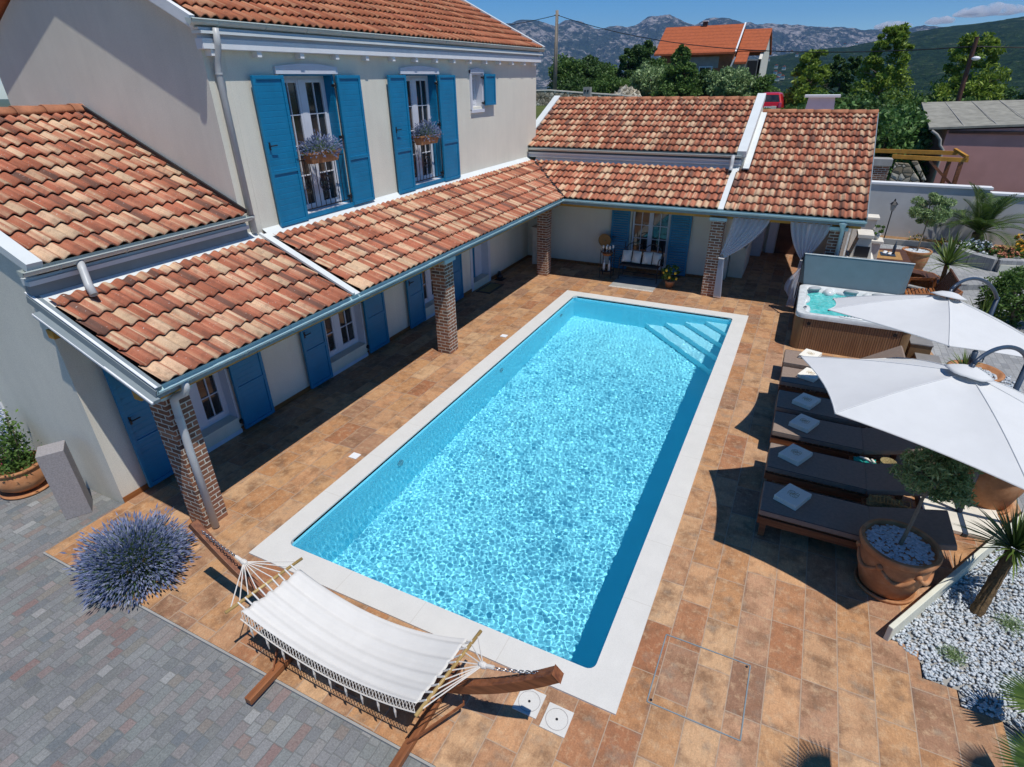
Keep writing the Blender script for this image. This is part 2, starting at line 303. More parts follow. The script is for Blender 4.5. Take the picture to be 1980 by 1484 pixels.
def sheer():
    m=bpy.data.materials.new('sheer_voile'); m.use_nodes=True; nt=m.node_tree; b=nt.nodes['Principled BSDF']; b.inputs['Base Color'].default_value=(.72,.78,.88,1); b.inputs['Roughness'].default_value=.9
    tp=nt.nodes.new('ShaderNodeBsdfTransparent'); tl=nt.nodes.new('ShaderNodeBsdfTranslucent'); tl.inputs[0].default_value=(.7,.77,.9,1)
    m1=nt.nodes.new('ShaderNodeMixShader'); m1.inputs[0].default_value=.45; m2=nt.nodes.new('ShaderNodeMixShader'); m2.inputs[0].default_value=.28
    out=[n for n in nt.nodes if n.type=='OUTPUT_MATERIAL'][0]
    nt.links.new(b.outputs[0],m1.inputs[1]); nt.links.new(tl.outputs[0],m1.inputs[2]); nt.links.new(m1.outputs[0],m2.inputs[1]); nt.links.new(tp.outputs[0],m2.inputs[2]); nt.links.new(m2.outputs[0],out.inputs[0]); return m
MT['sheer']=sheer()
# ---------------------------------------------------------------- geometry helpers
def npobj(name,v,f,mat,parent=None,smooth=False,uv=None):
    """v (N,3), f (M,k) arrays"""
    v=np.asarray(v,dtype=np.float32); f=np.asarray(f,dtype=np.int32); k=f.shape[1]
    me=bpy.data.meshes.new(name); me.vertices.add(len(v)); me.vertices.foreach_set('co',v.ravel())
    me.loops.add(f.size); me.loops.foreach_set('vertex_index',f.ravel())
    me.polygons.add(len(f)); me.polygons.foreach_set('loop_start',np.arange(0,f.size,k,dtype=np.int32))
    me.update(calc_edges=True)
    if smooth: me.polygons.foreach_set('use_smooth',np.ones(len(f),dtype=bool))
    if uv is not None:
        l=me.uv_layers.new(name='UVMap'); l.data.foreach_set('uv',np.asarray(uv,dtype=np.float32)[f.ravel()].ravel())
    me.materials.append(MT[mat] if isinstance(mat,str) else mat)
    o=bpy.data.objects.new(name,me); COL.objects.link(o)
    if parent: par(o,parent)
    return o
def par(o,p):
    o.parent=p; o.matrix_parent_inverse=Matrix.Identity(4)
    l=PLOC.get(p.name) 
    if l is not None: o.location=-Vector(l)   # parts are modelled in world coordinates
PLOC={}
def thing(name,label,cat,loc=(0,0,0),group=None):
    o=bpy.data.objects.new(name,None); COL.objects.link(o); o.empty_display_size=.1; o.location=loc; PLOC[o.name]=tuple(loc)
    tag(o,label,cat,group); return o
def tag(o,label=None,cat=None,group=None,kind=None):
    if label: o['label']=label
    if cat: o['category']=cat
    if group: o['group']=group
    if kind: o['kind']=kind
    return o
class MB:
    def __init__(s): s.v=[]; s.f=[]
    def add(s,v,f):
        b=len(s.v); s.v+= [tuple(p) for p in v]; s.f+=[tuple(i+b for i in q) for q in f]; return s
    def box(s,x0,x1,y0,y1,z0,z1):
        return s.add([(x0,y0,z0),(x1,y0,z0),(x1,y1,z0),(x0,y1,z0),(x0,y0,z1),(x1,y0,z1),(x1,y1,z1),(x0,y1,z1)],
              [(0,3,2,1),(4,5,6,7),(0,1,5,4),(1,2,6,5),(2,3,7,6),(3,0,4,7)])
    def beam(s,a,b,w,h,upv=(0,0,1)):
        a=Vector(a); b=Vector(b); d=(b-a).normalized(); u=Vector(upv); sd=d.cross(u)
        if sd.length<1e-4: sd=d.cross(Vector((1,0,0)))
        sd.normalize(); u=sd.cross(d).normalized(); v=[]
        for p in (a,b):
            for i,j in ((-1,-1),(1,-1),(1,1),(-1,1)): v.append(p+sd*(i*w/2)+u*(j*h/2))
        return s.add(v,[(0,3,2,1),(4,5,6,7),(0,1,5,4),(1,2,6,5),(2,3,7,6),(3,0,4,7)])
    def prism(s,poly,ax,a0,a1):
        """poly: list of 2D points in the plane normal to axis ax; extruded a0..a1"""
        n=len(poly)
        def P(p,a): return {'x':(a,p[0],p[1]),'y':(p[0],a,p[1]),'z':(p[0],p[1],a)}[ax]
        return s.add([P(p,a0) for p in poly]+[P(p,a1) for p in poly],
              [tuple(range(n))[::-1],tuple(range(n,2*n))]+[(i,(i+1)%n,(i+1)%n+n,i+n) for i in range(n)])
    def tube(s,pts,r,n=8,cap=True):
        pts=[Vector(p) for p in pts]; N=len(pts); rr=r if isinstance(r,(list,tuple)) else [r]*N
        b=len(s.v); prev=None
        for i,p in enumerate(pts):
            d=(pts[min(i+1,N-1)]-pts[max(i-1,0)])
            if d.length<1e-9: d=Vector((0,0,1))
            d.normalize()
            if prev is None:
                a=Vector((0,0,1)) if abs(d.z)<.9 else Vector((1,0,0)); x=d.cross(a).normalized()
            else:
                x=(prev-d*prev.dot(d)); x.normalize()
            prev=x; y=d.cross(x)
            for k in range(n):
                t=2*PI*k/n; s.v.append(tuple(p+(x*math.cos(t)+y*math.sin(t))*rr[i]))
        for i in range(N-1):
            for k in range(n):
                k2=(k+1)%n; s.f.append((b+i*n+k,b+i*n+k2,b+(i+1)*n+k2,b+(i+1)*n+k))
        if cap: s.f.append(tuple(b+k for k in range(n))[::-1]); s.f.append(tuple(b+(N-1)*n+k for k in range(n)))
        return s
    def lathe(s,prof,c=(0,0,0),n=32,capb=True,capt=False):
        b=len(s.v); m=len(prof)
        for r,z in prof:
            for k in range(n):
                t=2*PI*k/n; s.v.append((c[0]+r*math.cos(t),c[1]+r*math.sin(t),c[2]+z))
        for i in range(m-1):
            for k in range(n):
                k2=(k+1)%n; s.f.append((b+i*n+k,b+i*n+k2,b+(i+1)*n+k2,b+(i+1)*n+k))
        if capb: s.f.append(tuple(b+k for k in range(n))[::-1])
        if capt: s.f.append(tuple(b+(m-1)*n+k for k in range(n)))
        return s
    def ball(s,c,r,n=10,m=6,sq=(1,1,1)):
        b=len(s.v)
        for i in range(m+1):
            a=PI*i/m-PI/2
            for k in range(n):
                t=2*PI*k/n; s.v.append((c[0]+r*sq[0]*math.cos(a)*math.cos(t),c[1]+r*sq[1]*math.cos(a)*math.sin(t),c[2]+r*sq[2]*math.sin(a)))
        for i in range(m):
            for k in range(n):
                k2=(k+1)%n; s.f.append((b+i*n+k,b+i*n+k2,b+(i+1)*n+k2,b+(i+1)*n+k))
        return s
    def grid(s,fn,nu,nv):
        b=len(s.v)
        for j in range(nv+1):
            for i in range(nu+1): s.v.append(tuple(fn(i/nu,j/nv)))
        for j in range(nv):
            for i in range(nu):
                a=b+j*(nu+1)+i; s.f.append((a,a+1,a+nu+2,a+nu+1))
        return s
    def loose(s,name,mat,parent=None,**k):
        p=list(range(len(s.v)))
        def fd(i):
            while p[i]!=i: p[i]=p[p[i]]; i=p[i]
            return i
        for f in s.f:
            for q in f[1:]: p[fd(q)]=fd(f[0])
        gr={}
        for f in s.f: gr.setdefault(fd(f[0]),[]).append(f)
        for fs in gr.values():
            ix=sorted({i for f in fs for i in f}); mp={a:b for b,a in enumerate(ix)}; m=MB(); m.v=[s.v[i] for i in ix]; m.f=[tuple(mp[i] for i in f) for f in fs]; o=m.done(name,mat,parent,**k)
        return o
    def done(s,name,mat,parent=None,smooth=False,bevel=0,kind=None,seg=2,solid=0):
        me=bpy.data.meshes.new(name); me.from_pydata(s.v,[],s.f); me.update()
        me.materials.append(MT[mat] if isinstance(mat,str) else mat)
        o=bpy.data.objects.new(name,me); COL.objects.link(o)
        if smooth:
            for p in me.polygons: p.use_smooth=True
        if solid:
            m=o.modifiers.new('solid','SOLIDIFY'); m.thickness=solid; m.offset=0
        if bevel:
            m=o.modifiers.new('bevel','BEVEL'); m.width=bevel; m.segments=seg; m.limit_method='ANGLE'; m.angle_limit=R(40)
        if parent: par(o,parent)
        if kind: o['kind']=kind
        return o
def B(name,mat,parent,x0,x1,y0,y1,z0,z1,bevel=0,**k): return MB().box(x0,x1,y0,y1,z0,z1).done(name,mat,parent,bevel=bevel,**k)
def copytree(o,parent=None):
    c=o.copy(); COL.objects.link(c); c.parent=parent
    for ch in list(o.children): copytree(ch,c)
    return c
def unit(v): return v/np.maximum(np.linalg.norm(v,axis=-1,keepdims=True),1e-9)
def leaves(name,mat,parent,cen,size,asp=2.2,droop=0,outc=None,seed=1,jit=.5):
    """one small pointed leaf quad at each centre, random orientation"""
    r=np.random.default_rng(seed); n=len(cen); a=unit(r.normal(size=(n,3)))
    if outc is not None: a=unit(a*jit+unit(cen-np.asarray(outc))*(1-jit)); 
    a[:,2]-=droop; a=unit(a); b=unit(np.cross(a,r.normal(size=(n,3))))
    sz=(size*r.uniform(.6,1.3,n))[:,None]
    p0=cen-a*sz*.5; p2=cen+a*sz*.5; p1=cen+b*sz*.5/asp; p3=cen-b*sz*.5/asp
    v=np.stack([p0,p1,p2,p3],1).reshape(-1,3); f=np.arange(4*n).reshape(-1,4)
    return npobj(name,v,f,mat,parent)
def crown_pts(c,rad,n,clumps,seed,zsq=1,shell=.55,cone=0):
    """leaf centres gathered in clumps of uneven size inside an ellipsoid (or cone) volume"""
    r=np.random.default_rng(seed); d=unit(r.normal(size=(clumps,3))); rr=r.uniform(shell,1,(clumps,1))**.7
    cc=d*rr*np.array([rad,rad,rad*zsq]); 
    if cone:
        cc[:,2]=rad*zsq*r.uniform(-1,1,clumps)
        h=(cc[:,2]/(rad*zsq)+1)/2; cc[:,:2]=unit(cc[:,:2])*r.uniform(.1,1,(clumps,1))**.5*rad*((1-cone)*.8+cone*((1-h)**.75*1.0+.08))[:,None]
    cr=rad*r.uniform(.18,.42,clumps)*(1.05 if cone else 1)
    if cone: cr*=np.clip(1.15-h,.32,1)
    idx=r.integers(0,clumps,n); p=cc[idx]+unit(r.normal(size=(n,3)))*(cr[idx]*r.uniform(.3,1,n)**.6)[:,None]*np.array([1,1,.75])
    return p+np.array(c)
# ---------------------------------------------------------------- ground and pool
def holed(name,mat,ox0,ox1,oy0,oy1,holes,z,zb=None,kind='structure'):
    """flat sheet with rectangular holes, cut into strips; zb gives it a lower face edge"""
    xs=sorted({ox0,ox1,*[h[0] for h in holes],*[h[1] for h in holes]}); ys=sorted({oy0,oy1,*[h[2] for h in holes],*[h[3] for h in holes]})
    m=MB(); ix={}
    def V(i,j):
        if (i,j) not in ix: ix[(i,j)]=len(m.v); m.v.append((xs[i],ys[j],z))
        return ix[(i,j)]
    for i in range(len(xs)-1):
        for j in range(len(ys)-1):
            cx=(xs[i]+xs[i+1])/2; cy=(ys[j]+ys[j+1])/2
            if any(h[0]<cx<h[1] and h[2]<cy<h[3] for h in holes): continue
            m.f.append((V(i,j),V(i+1,j),V(i+1,j+1),V(i,j+1)))
    return m.done(name,mat,kind=kind)
PX0,PX1,PY0,PY1=0,4.6,0,10.641; cw=.315
ix0,ix1,iy0,iy1=PX0+cw,PX1-cw,PY0+cw,PY1-cw
# terrace: stepped outline on its right side
m=MB()
def rect(x0,x1,y0,y1,z=0): m.add([(x0,y0,z),(x1,y0,z),(x1,y1,z),(x0,y1,z)],[(0,1,2,3)])
rect(-2.33,0.02,-1.06,17.2); rect(.02,4.58,-1.06,.02); rect(.02,4.58,10.62,17.2); rect(4.58,6.82,-3.2,17.2)
rect(6.82,7.1,-3.2,1.78); rect(7.1,7.37,-3.2,1.60); rect(7.37,7.68,-3.2,1.42)
m.add([(6.82,1.95,0),(8.55,4.75,0),(8.55,8.35,0),(8.3,9.3,0),(8.0,11.5,0),(7.9,17.2,0),(6.82,17.2,0)],[tuple(range(7))])
rect(3.38,4.58,-3.2,-1.06)
m.done('terrace','deck',kind='structure')
m=MB(); rect(6.82,7.1,1.78,1.95); m.done('terrace_corner','deck',kind='structure')
# pale mortar edge of the terrace against the driveway
B('terrace_edge','conc',None,-2.34,3.38,-1.082,-1.06,-.06,-.006,kind='structure')
holed('driveway','cobble',-16,3.38,-9,-.055,[(-2.33,3.38,-1.06,-.055)],-.035)
holed('courtyard_paving','cobble',3.38,9,-9,-3.2,[],-.035)
B('terrace_edge_near','conc',None,3.358,3.38,-3.2,-1.085,-.06,-.004,kind='structure')
m=MB()
m.add([(7.68,-9,-.03),(16,-9,-.03),(16,1.3,-.03),(7.68,1.3,-.03)],[(0,1,2,3)])
m.add([(7.0,1.3,-.045),(16,1.3,-.045),(16,20.8,-.045),(7.0,20.8,-.045)],[(0,1,2,3)])
m.done('garden_path','path',kind='structure')
m=MB(); m.add([(7.9,17.2,-.01),(7.9,20.8,-.01),(3,20.8,-.01),(3,17.2,-.01)],[(3,2,1,0)]); m.done('yard_paving','path',kind='structure')
# pool
pool=thing('swimming_pool','long rectangular turquoise swimming pool with white stone coping and corner steps','pool',(2.3,5.3,0))
DEP=-1.33
b=MB().add([(ix0,iy0,0),(ix1,iy0,0),(ix1,iy1,0),(ix0,iy1,0),(ix0,iy0,DEP),(ix1,iy0,DEP),(ix1,iy1,DEP),(ix0,iy1,DEP)],[(4,5,6,7),(0,1,5,4),(1,2,6,5),(2,3,7,6),(3,0,4,7)]).done('basin','liner',pool)
# coping with rounded inner corners
m=MB(); rr=.09; ring=[]
for cx,cy,a0 in ((ix1-rr,iy1-rr,0),(ix0+rr,iy1-rr,90),(ix0+rr,iy0+rr,180),(ix1-rr,iy0+rr,270)):
    for k in range(7): a=R(a0+15*k); ring.append((cx+rr*math.cos(a),cy+rr*math.sin(a)))
out=[]
for i,(x,y) in enumerate(ring):
    q=i//7; k=i%7; cor=[(PX1,PY1),(PX0,PY1),(PX0,PY0),(PX1,PY0)][q]
    if q==0: p=(PX1,y) if k<3 else ((PX1,PY1) if k==3 else (x,PY1))
    if q==1: p=(x,PY1) if k<3 else ((PX0,PY1) if k==3 else (PX0,y))
    if q==2: p=(PX0,y) if k<3 else ((PX0,PY0) if k==3 else (x,PY0))
    if q==3: p=(x,PY0) if k<3 else ((PX1,PY0) if k==3 else (PX1,y))
    out.append(p)
n=len(ring); zt,zb=.022,-.03
v=[(*p,zt) for p in ring]+[(*p,zt) for p in out]+[(*p,zb) for p in ring]+[(*p,zb) for p in out]; f=[]
for i in range(n):
    j=(i+1)%n; f+= [(i,i+n,j+n,j),(i,j,j+2*n,i+2*n),(i+n,i+3*n,j+3*n,j+n)]
m.add(v,f); m.done('coping','coping',pool)
# small corner fillets of the basin wall
for k,(s,zs) in enumerate(((14.02,-.28),(13.55,-.52),(13.08,-.78),(12.6,-1.05))):
    L=(ix1+iy1)-s
    t=MB().prism([(ix1-L,iy1-.001),(ix1-.001,iy1-.001),(ix1-.001,iy1-L)],'z',DEP+.001*(k+1),zs).done('corner_step','liner_lit',pool)
    t.cycles.is_caustics_receiver=True
b.cycles.is_caustics_receiver=True
# wall fittings (round inlets)
for y in (2.6,6.1,9.4):
    MB().tube([(ix0,y,-.42),(ix0+.02,y,-.42)],.07,18).done('wall_inlet','white',pool)
NX,NY=600,1500
X,Y=np.meshgrid(np.linspace(ix0,ix1,NX),np.linspace(iy0,iy1,NY)); Z=np.zeros_like(X)-.075
rg=np.random.default_rng(3); amp=.92+.08*np.sin(X*1.9+Y*.7)*np.sin(Y*.9-X*.6+1)-.34*np.clip((Y-7.0)/3.0,0,1)
for k in range(110):
    lam=.026*math.exp(rg.uniform(0,1.35)); a=rg.uniform(0,2*PI); ph=rg.uniform(0,6.28)
    Z+=amp*.0084*lam**2*np.sin(2*PI/lam*(X*np.cos(a)+Y*np.sin(a))+ph)
v=np.stack([X,Y,Z],-1).reshape(-1,3); I=np.arange(NX*NY).reshape(NY,NX)
f=np.stack([I[:-1,:-1],I[:-1,1:],I[1:,1:],I[1:,:-1]],-1).reshape(-1,4)
wo=npobj('water',v,f,'water',smooth=True); wo['kind']='structure'; wo.cycles.is_caustics_caster=True
# skimmer lids, small tiles and hatch on the terrace
def lid(cx,cy,label):
    t=thing('skimmer_lid',label,'skimmer lid',(cx,cy,0),'skimmer lids beside the pool')
    MB().box(cx-.118,cx+.118,cy-.122,cy+.122,.001,.012).done('cover_plate','coping',t)
    c=MB(); n=48
    for k in range(n):
        a,b2=2*PI*k/n,2*PI*(k+1)/n
        c.add([(cx+r_*math.cos(q),cy+r_*math.sin(q),.0155) for q,r_ in ((a,.097),(b2,.097),(b2,.101),(a,.101))],[(0,1,2,3)])
    c.done('ring_joint','stone',t)
    MB().tube([(cx,cy,.0),(cx,cy,.016)],.012,12).done('finger_hole','black',t)
lid(4.14,-.265,'white square skimmer lid with dark centre hole, clear of the hammock stand')
lid(3.85,-.22,'white square skimmer lid half covered by the curved hammock arm')
for y,l in ((7.2,'small white square tile set in the deck near the middle brick pillar'),(2.15,'small white square tile set in the deck facing the near pool corner')):
    tag(B('drain_cover','white',None,-.245,-.105,y-.055,y+.075,.002,.014),l,'drain cover','small white drain covers')
t=thing('access_hatch','large square tiled access hatch outlined by a thin metal frame','hatch',(5.2,.65,0))
m=MB()
for a,b2 in (((4.82,.25),(5.63,.25)),((5.63,.25),(5.63,1.04)),((5.63,1.04),(4.82,1.04)),((4.82,1.04),(4.82,.25))):
    m.beam((a[0],a[1],.003),(b2[0],b2[1],.003),.011,.006)
m.done('metal_frame','greyfascia',t)
m=MB()
for x,y in ((4.85,.28),(5.60,1.01)): m.tube([(x,y,.0),(x,y,.008)],.012,10)
m.done('lifting_hole','black',t)
# gravel bed
gb=[(6.84,1.99),(7.12,1.80),(7.12,1.62),(7.39,1.62),(7.39,1.44),(7.70,1.44),(7.95,1.3),(9.6,2.2),(9.9,4.6),(8.75,4.9)]
def inpoly(x,y,P):
    c=np.zeros(len(x),bool); j=len(P)-1
    for i in range(len(P)):
        xi,yi=P[i]; xj,yj=P[j]
        c^=((yi>y)!=(yj>y))&(x<(xj-xi)*(y-yi)/(yj-yi+1e-12)+xi); j=i
    return c
m=MB().add([(x,y,-.02) for x,y in gb],[tuple(range(len(gb)))]); m.done('gravel_base','conc',kind='structure')
def pebbles(name,P,n,z,size,seed,label,cat,zj=.012):
    r=np.random.default_rng(seed); xs=[p[0] for p in P]; ys=[p[1] for p in P]
    x=r.uniform(min(xs),max(xs),n*3); y=r.uniform(min(ys),max(ys),n*3); k=inpoly(x,y,P); x=x[k][:n]; y=y[k][:n]; n=len(x)
    ph=(1+5**.5)/2; iv=unit(np.array([(-1,ph,0),(1,ph,0),(-1,-ph,0),(1,-ph,0),(0,-1,ph),(0,1,ph),(0,-1,-ph),(0,1,-ph),(ph,0,-1),(ph,0,1),(-ph,0,-1),(-ph,0,1)],float))
    fc=np.array([(0,11,5),(0,5,1),(0,1,7),(0,7,10),(0,10,11),(1,5,9),(5,11,4),(11,10,2),(10,7,6),(7,1,8),(3,9,4),(3,4,2),(3,2,6),(3,6,8),(3,8,9),(4,9,5),(2,4,11),(6,2,10),(8,6,7),(9,8,1)])
    s=size*r.uniform(.6,1.25,n)[:,None]*np.stack([r.uniform(.8,1.3,n),r.uniform(.6,1,n),r.uniform(.4,.7,n)],1)
    a=r.uniform(0,PI,n); v=iv[None]*s[:,None,:]*r.uniform(.85,1.12,(n,12,1)); c,sn=np.cos(a)[:,None],np.sin(a)[:,None]
    vx=v[:,:,0]*c-v[:,:,1]*sn; vy=v[:,:,0]*sn+v[:,:,1]*c
    V=np.stack([vx+x[:,None],vy+y[:,None],v[:,:,2]+(z+r.uniform(0,zj,n))[:,None]],-1).reshape(-1,3)
    F=(fc[None]+12*np.arange(n)[:,None,None]).reshape(-1,3)
    o=npobj(name,V,F,'peb',smooth=True)
    return tag(o,label,cat,kind='stuff')
pebbles('white_gravel',gb,11500,-.008,.0185,5,'white marble pebbles spread around the yucca trunk beside the terrace','gravel',.02)
# low cream retaining wall beside the gravel
t=MB()
a,b2=Vector((6.80,1.94)),Vector((8.62,4.86)); d=(b2-a).normalized(); nn=Vector((d.y,-d.x))*.05
t.prism([tuple(a),tuple(a+nn),tuple(b2+nn),tuple(b2)],'z',-.04,.19)
tag(t.done('low_wall','creamw',bevel=.008),'low cream rendered wall slanting between tiled terrace and white gravel','low wall')
# ---------------------------------------------------------------- roofs
def tile_roof(name,O,e,u,L,T,mat,parent,wave=.155,g=.322,A=.043,h=.044,clip=None,sub=1,seed=0,nw=10):
    O=np.array(O,float); e=np.array(e,float); u=np.array(u,float); u/=np.linalg.norm(u); n=np.cross(e,u); n/=np.linalg.norm(n)
    if n[2]<0: n=-n
    r=np.random.default_rng(seed); ns=max(2,int(L/wave*nw)); s=np.linspace(0,L,ns+1); w=A*(.5+.5*np.cos(2*PI*s/wave))**.8
    ti=(s/wave/2).astype(int); VV=[];FF=[];UV=[];b=0; rows=int(math.ceil(T/g-1e-6))
    for k in range(rows):
        t0=k*g; t1=min((k+1)*g+.03,T); jz=r.uniform(0,.005,ti.max()+2)[ti]; jt=r.uniform(-.006,.006,ti.max()+2)[ti]
        nt=sub; ts=[t0]+[t0+(t1-t0)*(q+1)/nt for q in range(nt)]
        rowsv=[]
        rowsv.append((t0+jt+.0,w+h+jz-.024,k+.02)); rowsv.append((t0+jt,w+h+jz,k+.02))
        for q in range(1,nt+1):
            fr=(ts[q]-t0)/g; rowsv.append((np.full_like(s,ts[q]),w+h*(1-fr)+jz*(1-fr),k+min(.98,fr*.95)))
        for tt,hh,vv in rowsv:
            P=O+s[:,None]*e+tt[:,None]*u+hh[:,None]*n; VV.append(P); UV.append(np.stack([s/wave,np.full_like(s,vv)],1))
        m=ns+1; nr=len(rowsv)
        I=np.arange(m*nr).reshape(nr,m)+b; FF.append(np.stack([I[:-1,:-1],I[:-1,1:],I[1:,1:],I[1:,:-1]],-1).reshape(-1,4)); b+=m*nr
    V=np.concatenate(VV); F=np.concatenate(FF); UVa=np.concatenate(UV)
    if clip is not None:
        c=V[F].mean(1); F=F[clip(c[:,0],c[:,1])]
    return npobj(name,V,F,mat,parent,smooth=False,uv=UVa)
def slab(mb,O,e,u,L,T,th=.10,off=-.02):
    O=Vector(O); e=Vector(e); u=Vector(u).normalized(); n=e.cross(u).normalized()
    if n.z<0: n=-n
    P=[O,O+e*L,O+e*L+u*T,O+u*T]; lo=[p+n*(off-th) for p in P]; hi=[p+n*off for p in P]
    mb.add(lo+hi,[(0,3,2,1),(4,5,6,7),(0,1,5,4),(1,2,6,5),(2,3,7,6),(3,0,4,7)]); return mb
def halfgutter(mb,a,b,r=.06,n=10,out=(1,0,0)):
    """open half-round channel between a and b (rim height at a/b)"""
    a=Vector(a); b=Vector(b); o=Vector(out).normalized(); z=Vector((0,0,1)); pr=[]
    for k in range(n+1):
        t=PI*k/n; pr.append(-o*math.cos(t)*r-z*math.sin(t)*r*1.05)
    pr=[(-o*r)+z*.012]+pr+[o*(r+.008)+z*.008,o*(r+.012)-z*.004]
    vi=[p*.9 for p in pr]; m=len(pr); base=len(mb.v)
    for q in (a,b): mb.v+= [tuple(q+p) for p in pr]
    mb.f+=[(base+i,base+i+1,base+m+i+1,base+m+i) for i in range(m-1)]
    for q,s in ((0,1),(m,-1)): mb.f.append(tuple(base+q+i for i in range(m))[::s])
    # brackets
    L=(b-a).length; d=(b-a).normalized(); k=int(L/.75)
    for i in range(k):
        c=a+d*((i+.5)*L/k); pts=[c+p*1.05 for p in pr[1:-2]]
        mb.tube(pts,.006,4)
    return mb
house=thing('villa','cream rendered villa with tiled roofs, blue shutters and a pillared porch around the pool','house',(-5,6,0))
XW=-2.34
# walls with openings on the pool side (plane x=XW): build as strips
def wall_x(name,x0,x1,ya,yb,za,zb,op,mat='stucco'):
    """wall slab between x0 (back) and x1 (face) with rectangular openings (y0,y1,z0,z1)"""
    ys=sorted({ya,yb,*[o[0] for o in op],*[o[1] for o in op]}); m=MB()
    for i in range(len(ys)-1):
        c=(ys[i]+ys[i+1])/2; cuts=sorted([(o[2],o[3]) for o in op if o[0]<c<o[1]]); z=za
        for q0,q1 in cuts:
            if q0>z: m.box(x0,x1,ys[i],ys[i+1],z,q0)
            z=q1
        if z<zb: m.box(x0,x1,ys[i],ys[i+1],z,zb)
    return m.done(name,mat,house)
LOW=[(.92,1.92,.10,1.93),(4.02,5.14,.10,1.93),(7.23,8.40,.10,1.93),(9.57,10.58,.0,1.95)]
UPP=[(4.15,5.27,3.06,5.15),(7.30,8.44,3.06,5.15),(10.0,10.5,4.47,5.16)]
wall_x('wall',XW-.35,XW,.302,13.2,-.05,2.855,LOW)
wall_x('upper_wall',XW-.35,XW,3.202,13.448,2.86,5.62,UPP)
# near gable of the low wing, with the gable of the tall block behind it
MB().prism([(XW,-.05),(XW,3.30),(-5.42,4.62),(-8.4,3.35),(-8.4,-.05)],'y',-.05,.30).done('wing_gable','stucco',house)
MB().prism([(XW,2.87),(XW,5.66),(-4.9,6.94),(-7.46,5.66),(-7.46,2.87)],'y',2.86,3.2).done('main_gable','stucco',house)
MB().prism([(XW,0),(XW,5.66),(-4.9,6.94),(-7.46,5.66),(-7.46,0)],'y',13.45,13.758).done('rear_gable','stucco',house)
B('back_wall','stucco',house,-8.4,-8.1,.31,2.85,0,3.3); B('back_wall','stucco',house,-7.46,-7.2,3.21,13.44,0,5.64)
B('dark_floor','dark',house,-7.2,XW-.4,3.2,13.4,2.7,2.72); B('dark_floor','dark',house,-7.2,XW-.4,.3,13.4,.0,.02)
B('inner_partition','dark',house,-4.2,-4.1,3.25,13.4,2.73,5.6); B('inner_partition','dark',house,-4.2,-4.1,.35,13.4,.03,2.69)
# white pilaster strip and skirting at the near corner
B('skirting','orangew',house,XW-.001,XW+.012,-.05,13.19,0,.085)
# --- porch of the house: slope .43
m43=.43; uw=(-1,0,m43); EX=-.55; EZ=2.215
TL=1.62*math.sqrt(1+m43*m43)
def cl_house(x,y): return (y-11.54)< -(x-EX)*1.0
def cl_mid(x,y): return (x-EX)> -(y-11.54)*1.0
def cl_mid2(x,y): return ((x-EX)> -(y-11.54)*1.0+.03)
rf=tile_roof('porch_roof',(EX,-.03,EZ),(0,1,0),uw,3.04,TL,'roof',house,seed=1)
tile_roof('porch_roof',(EX,3.21,EZ),(0,1,0),uw,10.1,TL,'roof',house,clip=lambda x,y:(y-11.54)<-(x-EX)-.02,sub=4,seed=2)
sm=MB(); slab(sm,(EX-.04,-.05,EZ),(0,1,0),uw,11.6,1.78); sm.done('roof_boards','brownwood',house)
# flashing strip between the two porch fields, and the band against the wall
st=MB(); P=lambda x,y,dz=0:(x,y,EZ+(EX-x)*m43+dz)
st.beam(P(EX+.02,3.06,.055),P(-2.24,3.06,.055),.045,.035); st.beam(P(EX+.02,3.14,.028),P(-2.24,3.14,.028),.11,.02)
st.done('flashing_strip','flash',house)
fl=MB()
for y0,y1 in ((-.05,3.04),(3.2,13.1)): fl.add([P(-2.06,y0,.012),P(-2.06,y1,.012),(-2.25,y1,EZ+1.7*m43+.03),(-2.25,y0,EZ+1.7*m43+.03),(XW+.002,y1,EZ+1.7*m43+.085),(XW+.002,y0,EZ+1.7*m43+.085)],[(0,1,2,3),(3,2,4,5)])
fl.done('wall_flashing','flash',house)
# rake fascia at the near end: two stepped metal profiles
fa=MB()
fa.beam((EX+.03,-.085,EZ+.0),(-2.36,-.085,EZ+1.84*m43),.07,.05); fa.beam((EX+.03,-.125,EZ-.045),(-2.36,-.125,EZ+1.84*m43-.045),.02,.09)
fa.beam((EX+.03,-.155,EZ-.125),(-2.2,-.155,EZ+1.7*m43-.125),.10,.05); fa.done('rake_fascia','greyfascia',house)
fb=MB(); fb.beam((EX+.05,-.115,EZ+.03),(-2.36,-.115,EZ+1.84*m43+.03),.03,.012); fb.beam((EX+.05,-.205,EZ-.115),(-2.2,-.205,EZ+1.7*m43-.115),.018,.022)
fb.done('rake_trim','white',house)
# porch gutter, fascia and beam
GX=-.53
gm=MB(); halfgutter(gm,(GX,-.12,2.205),(GX,11.5,2.205),.05,out=(1,0,0)); gm.done('gutter','bluegut',house)
B('fascia_board','greyfascia',house,GX-.085,GX-.055,-.12,11.5,2.08,2.215)
B('porch_beam','yellow',house,-.86,-.74,-.02,11.7,1.98,2.10)
for y in (0.05,2.1,3.9,5.9,7.8,9.7):
    MB().beam((-.66,y,2.14),(-2.33,y,2.14+1.67*m43*.85),.07,.10).done('rafter','yellow',house)
B('rafter_end','yellow',house,-2.10,-1.98,-.19,-.05,2.56,2.66); B('rafter_end','yellow',house,-.84,-.72,-.19,-.03,2.07,2.17)
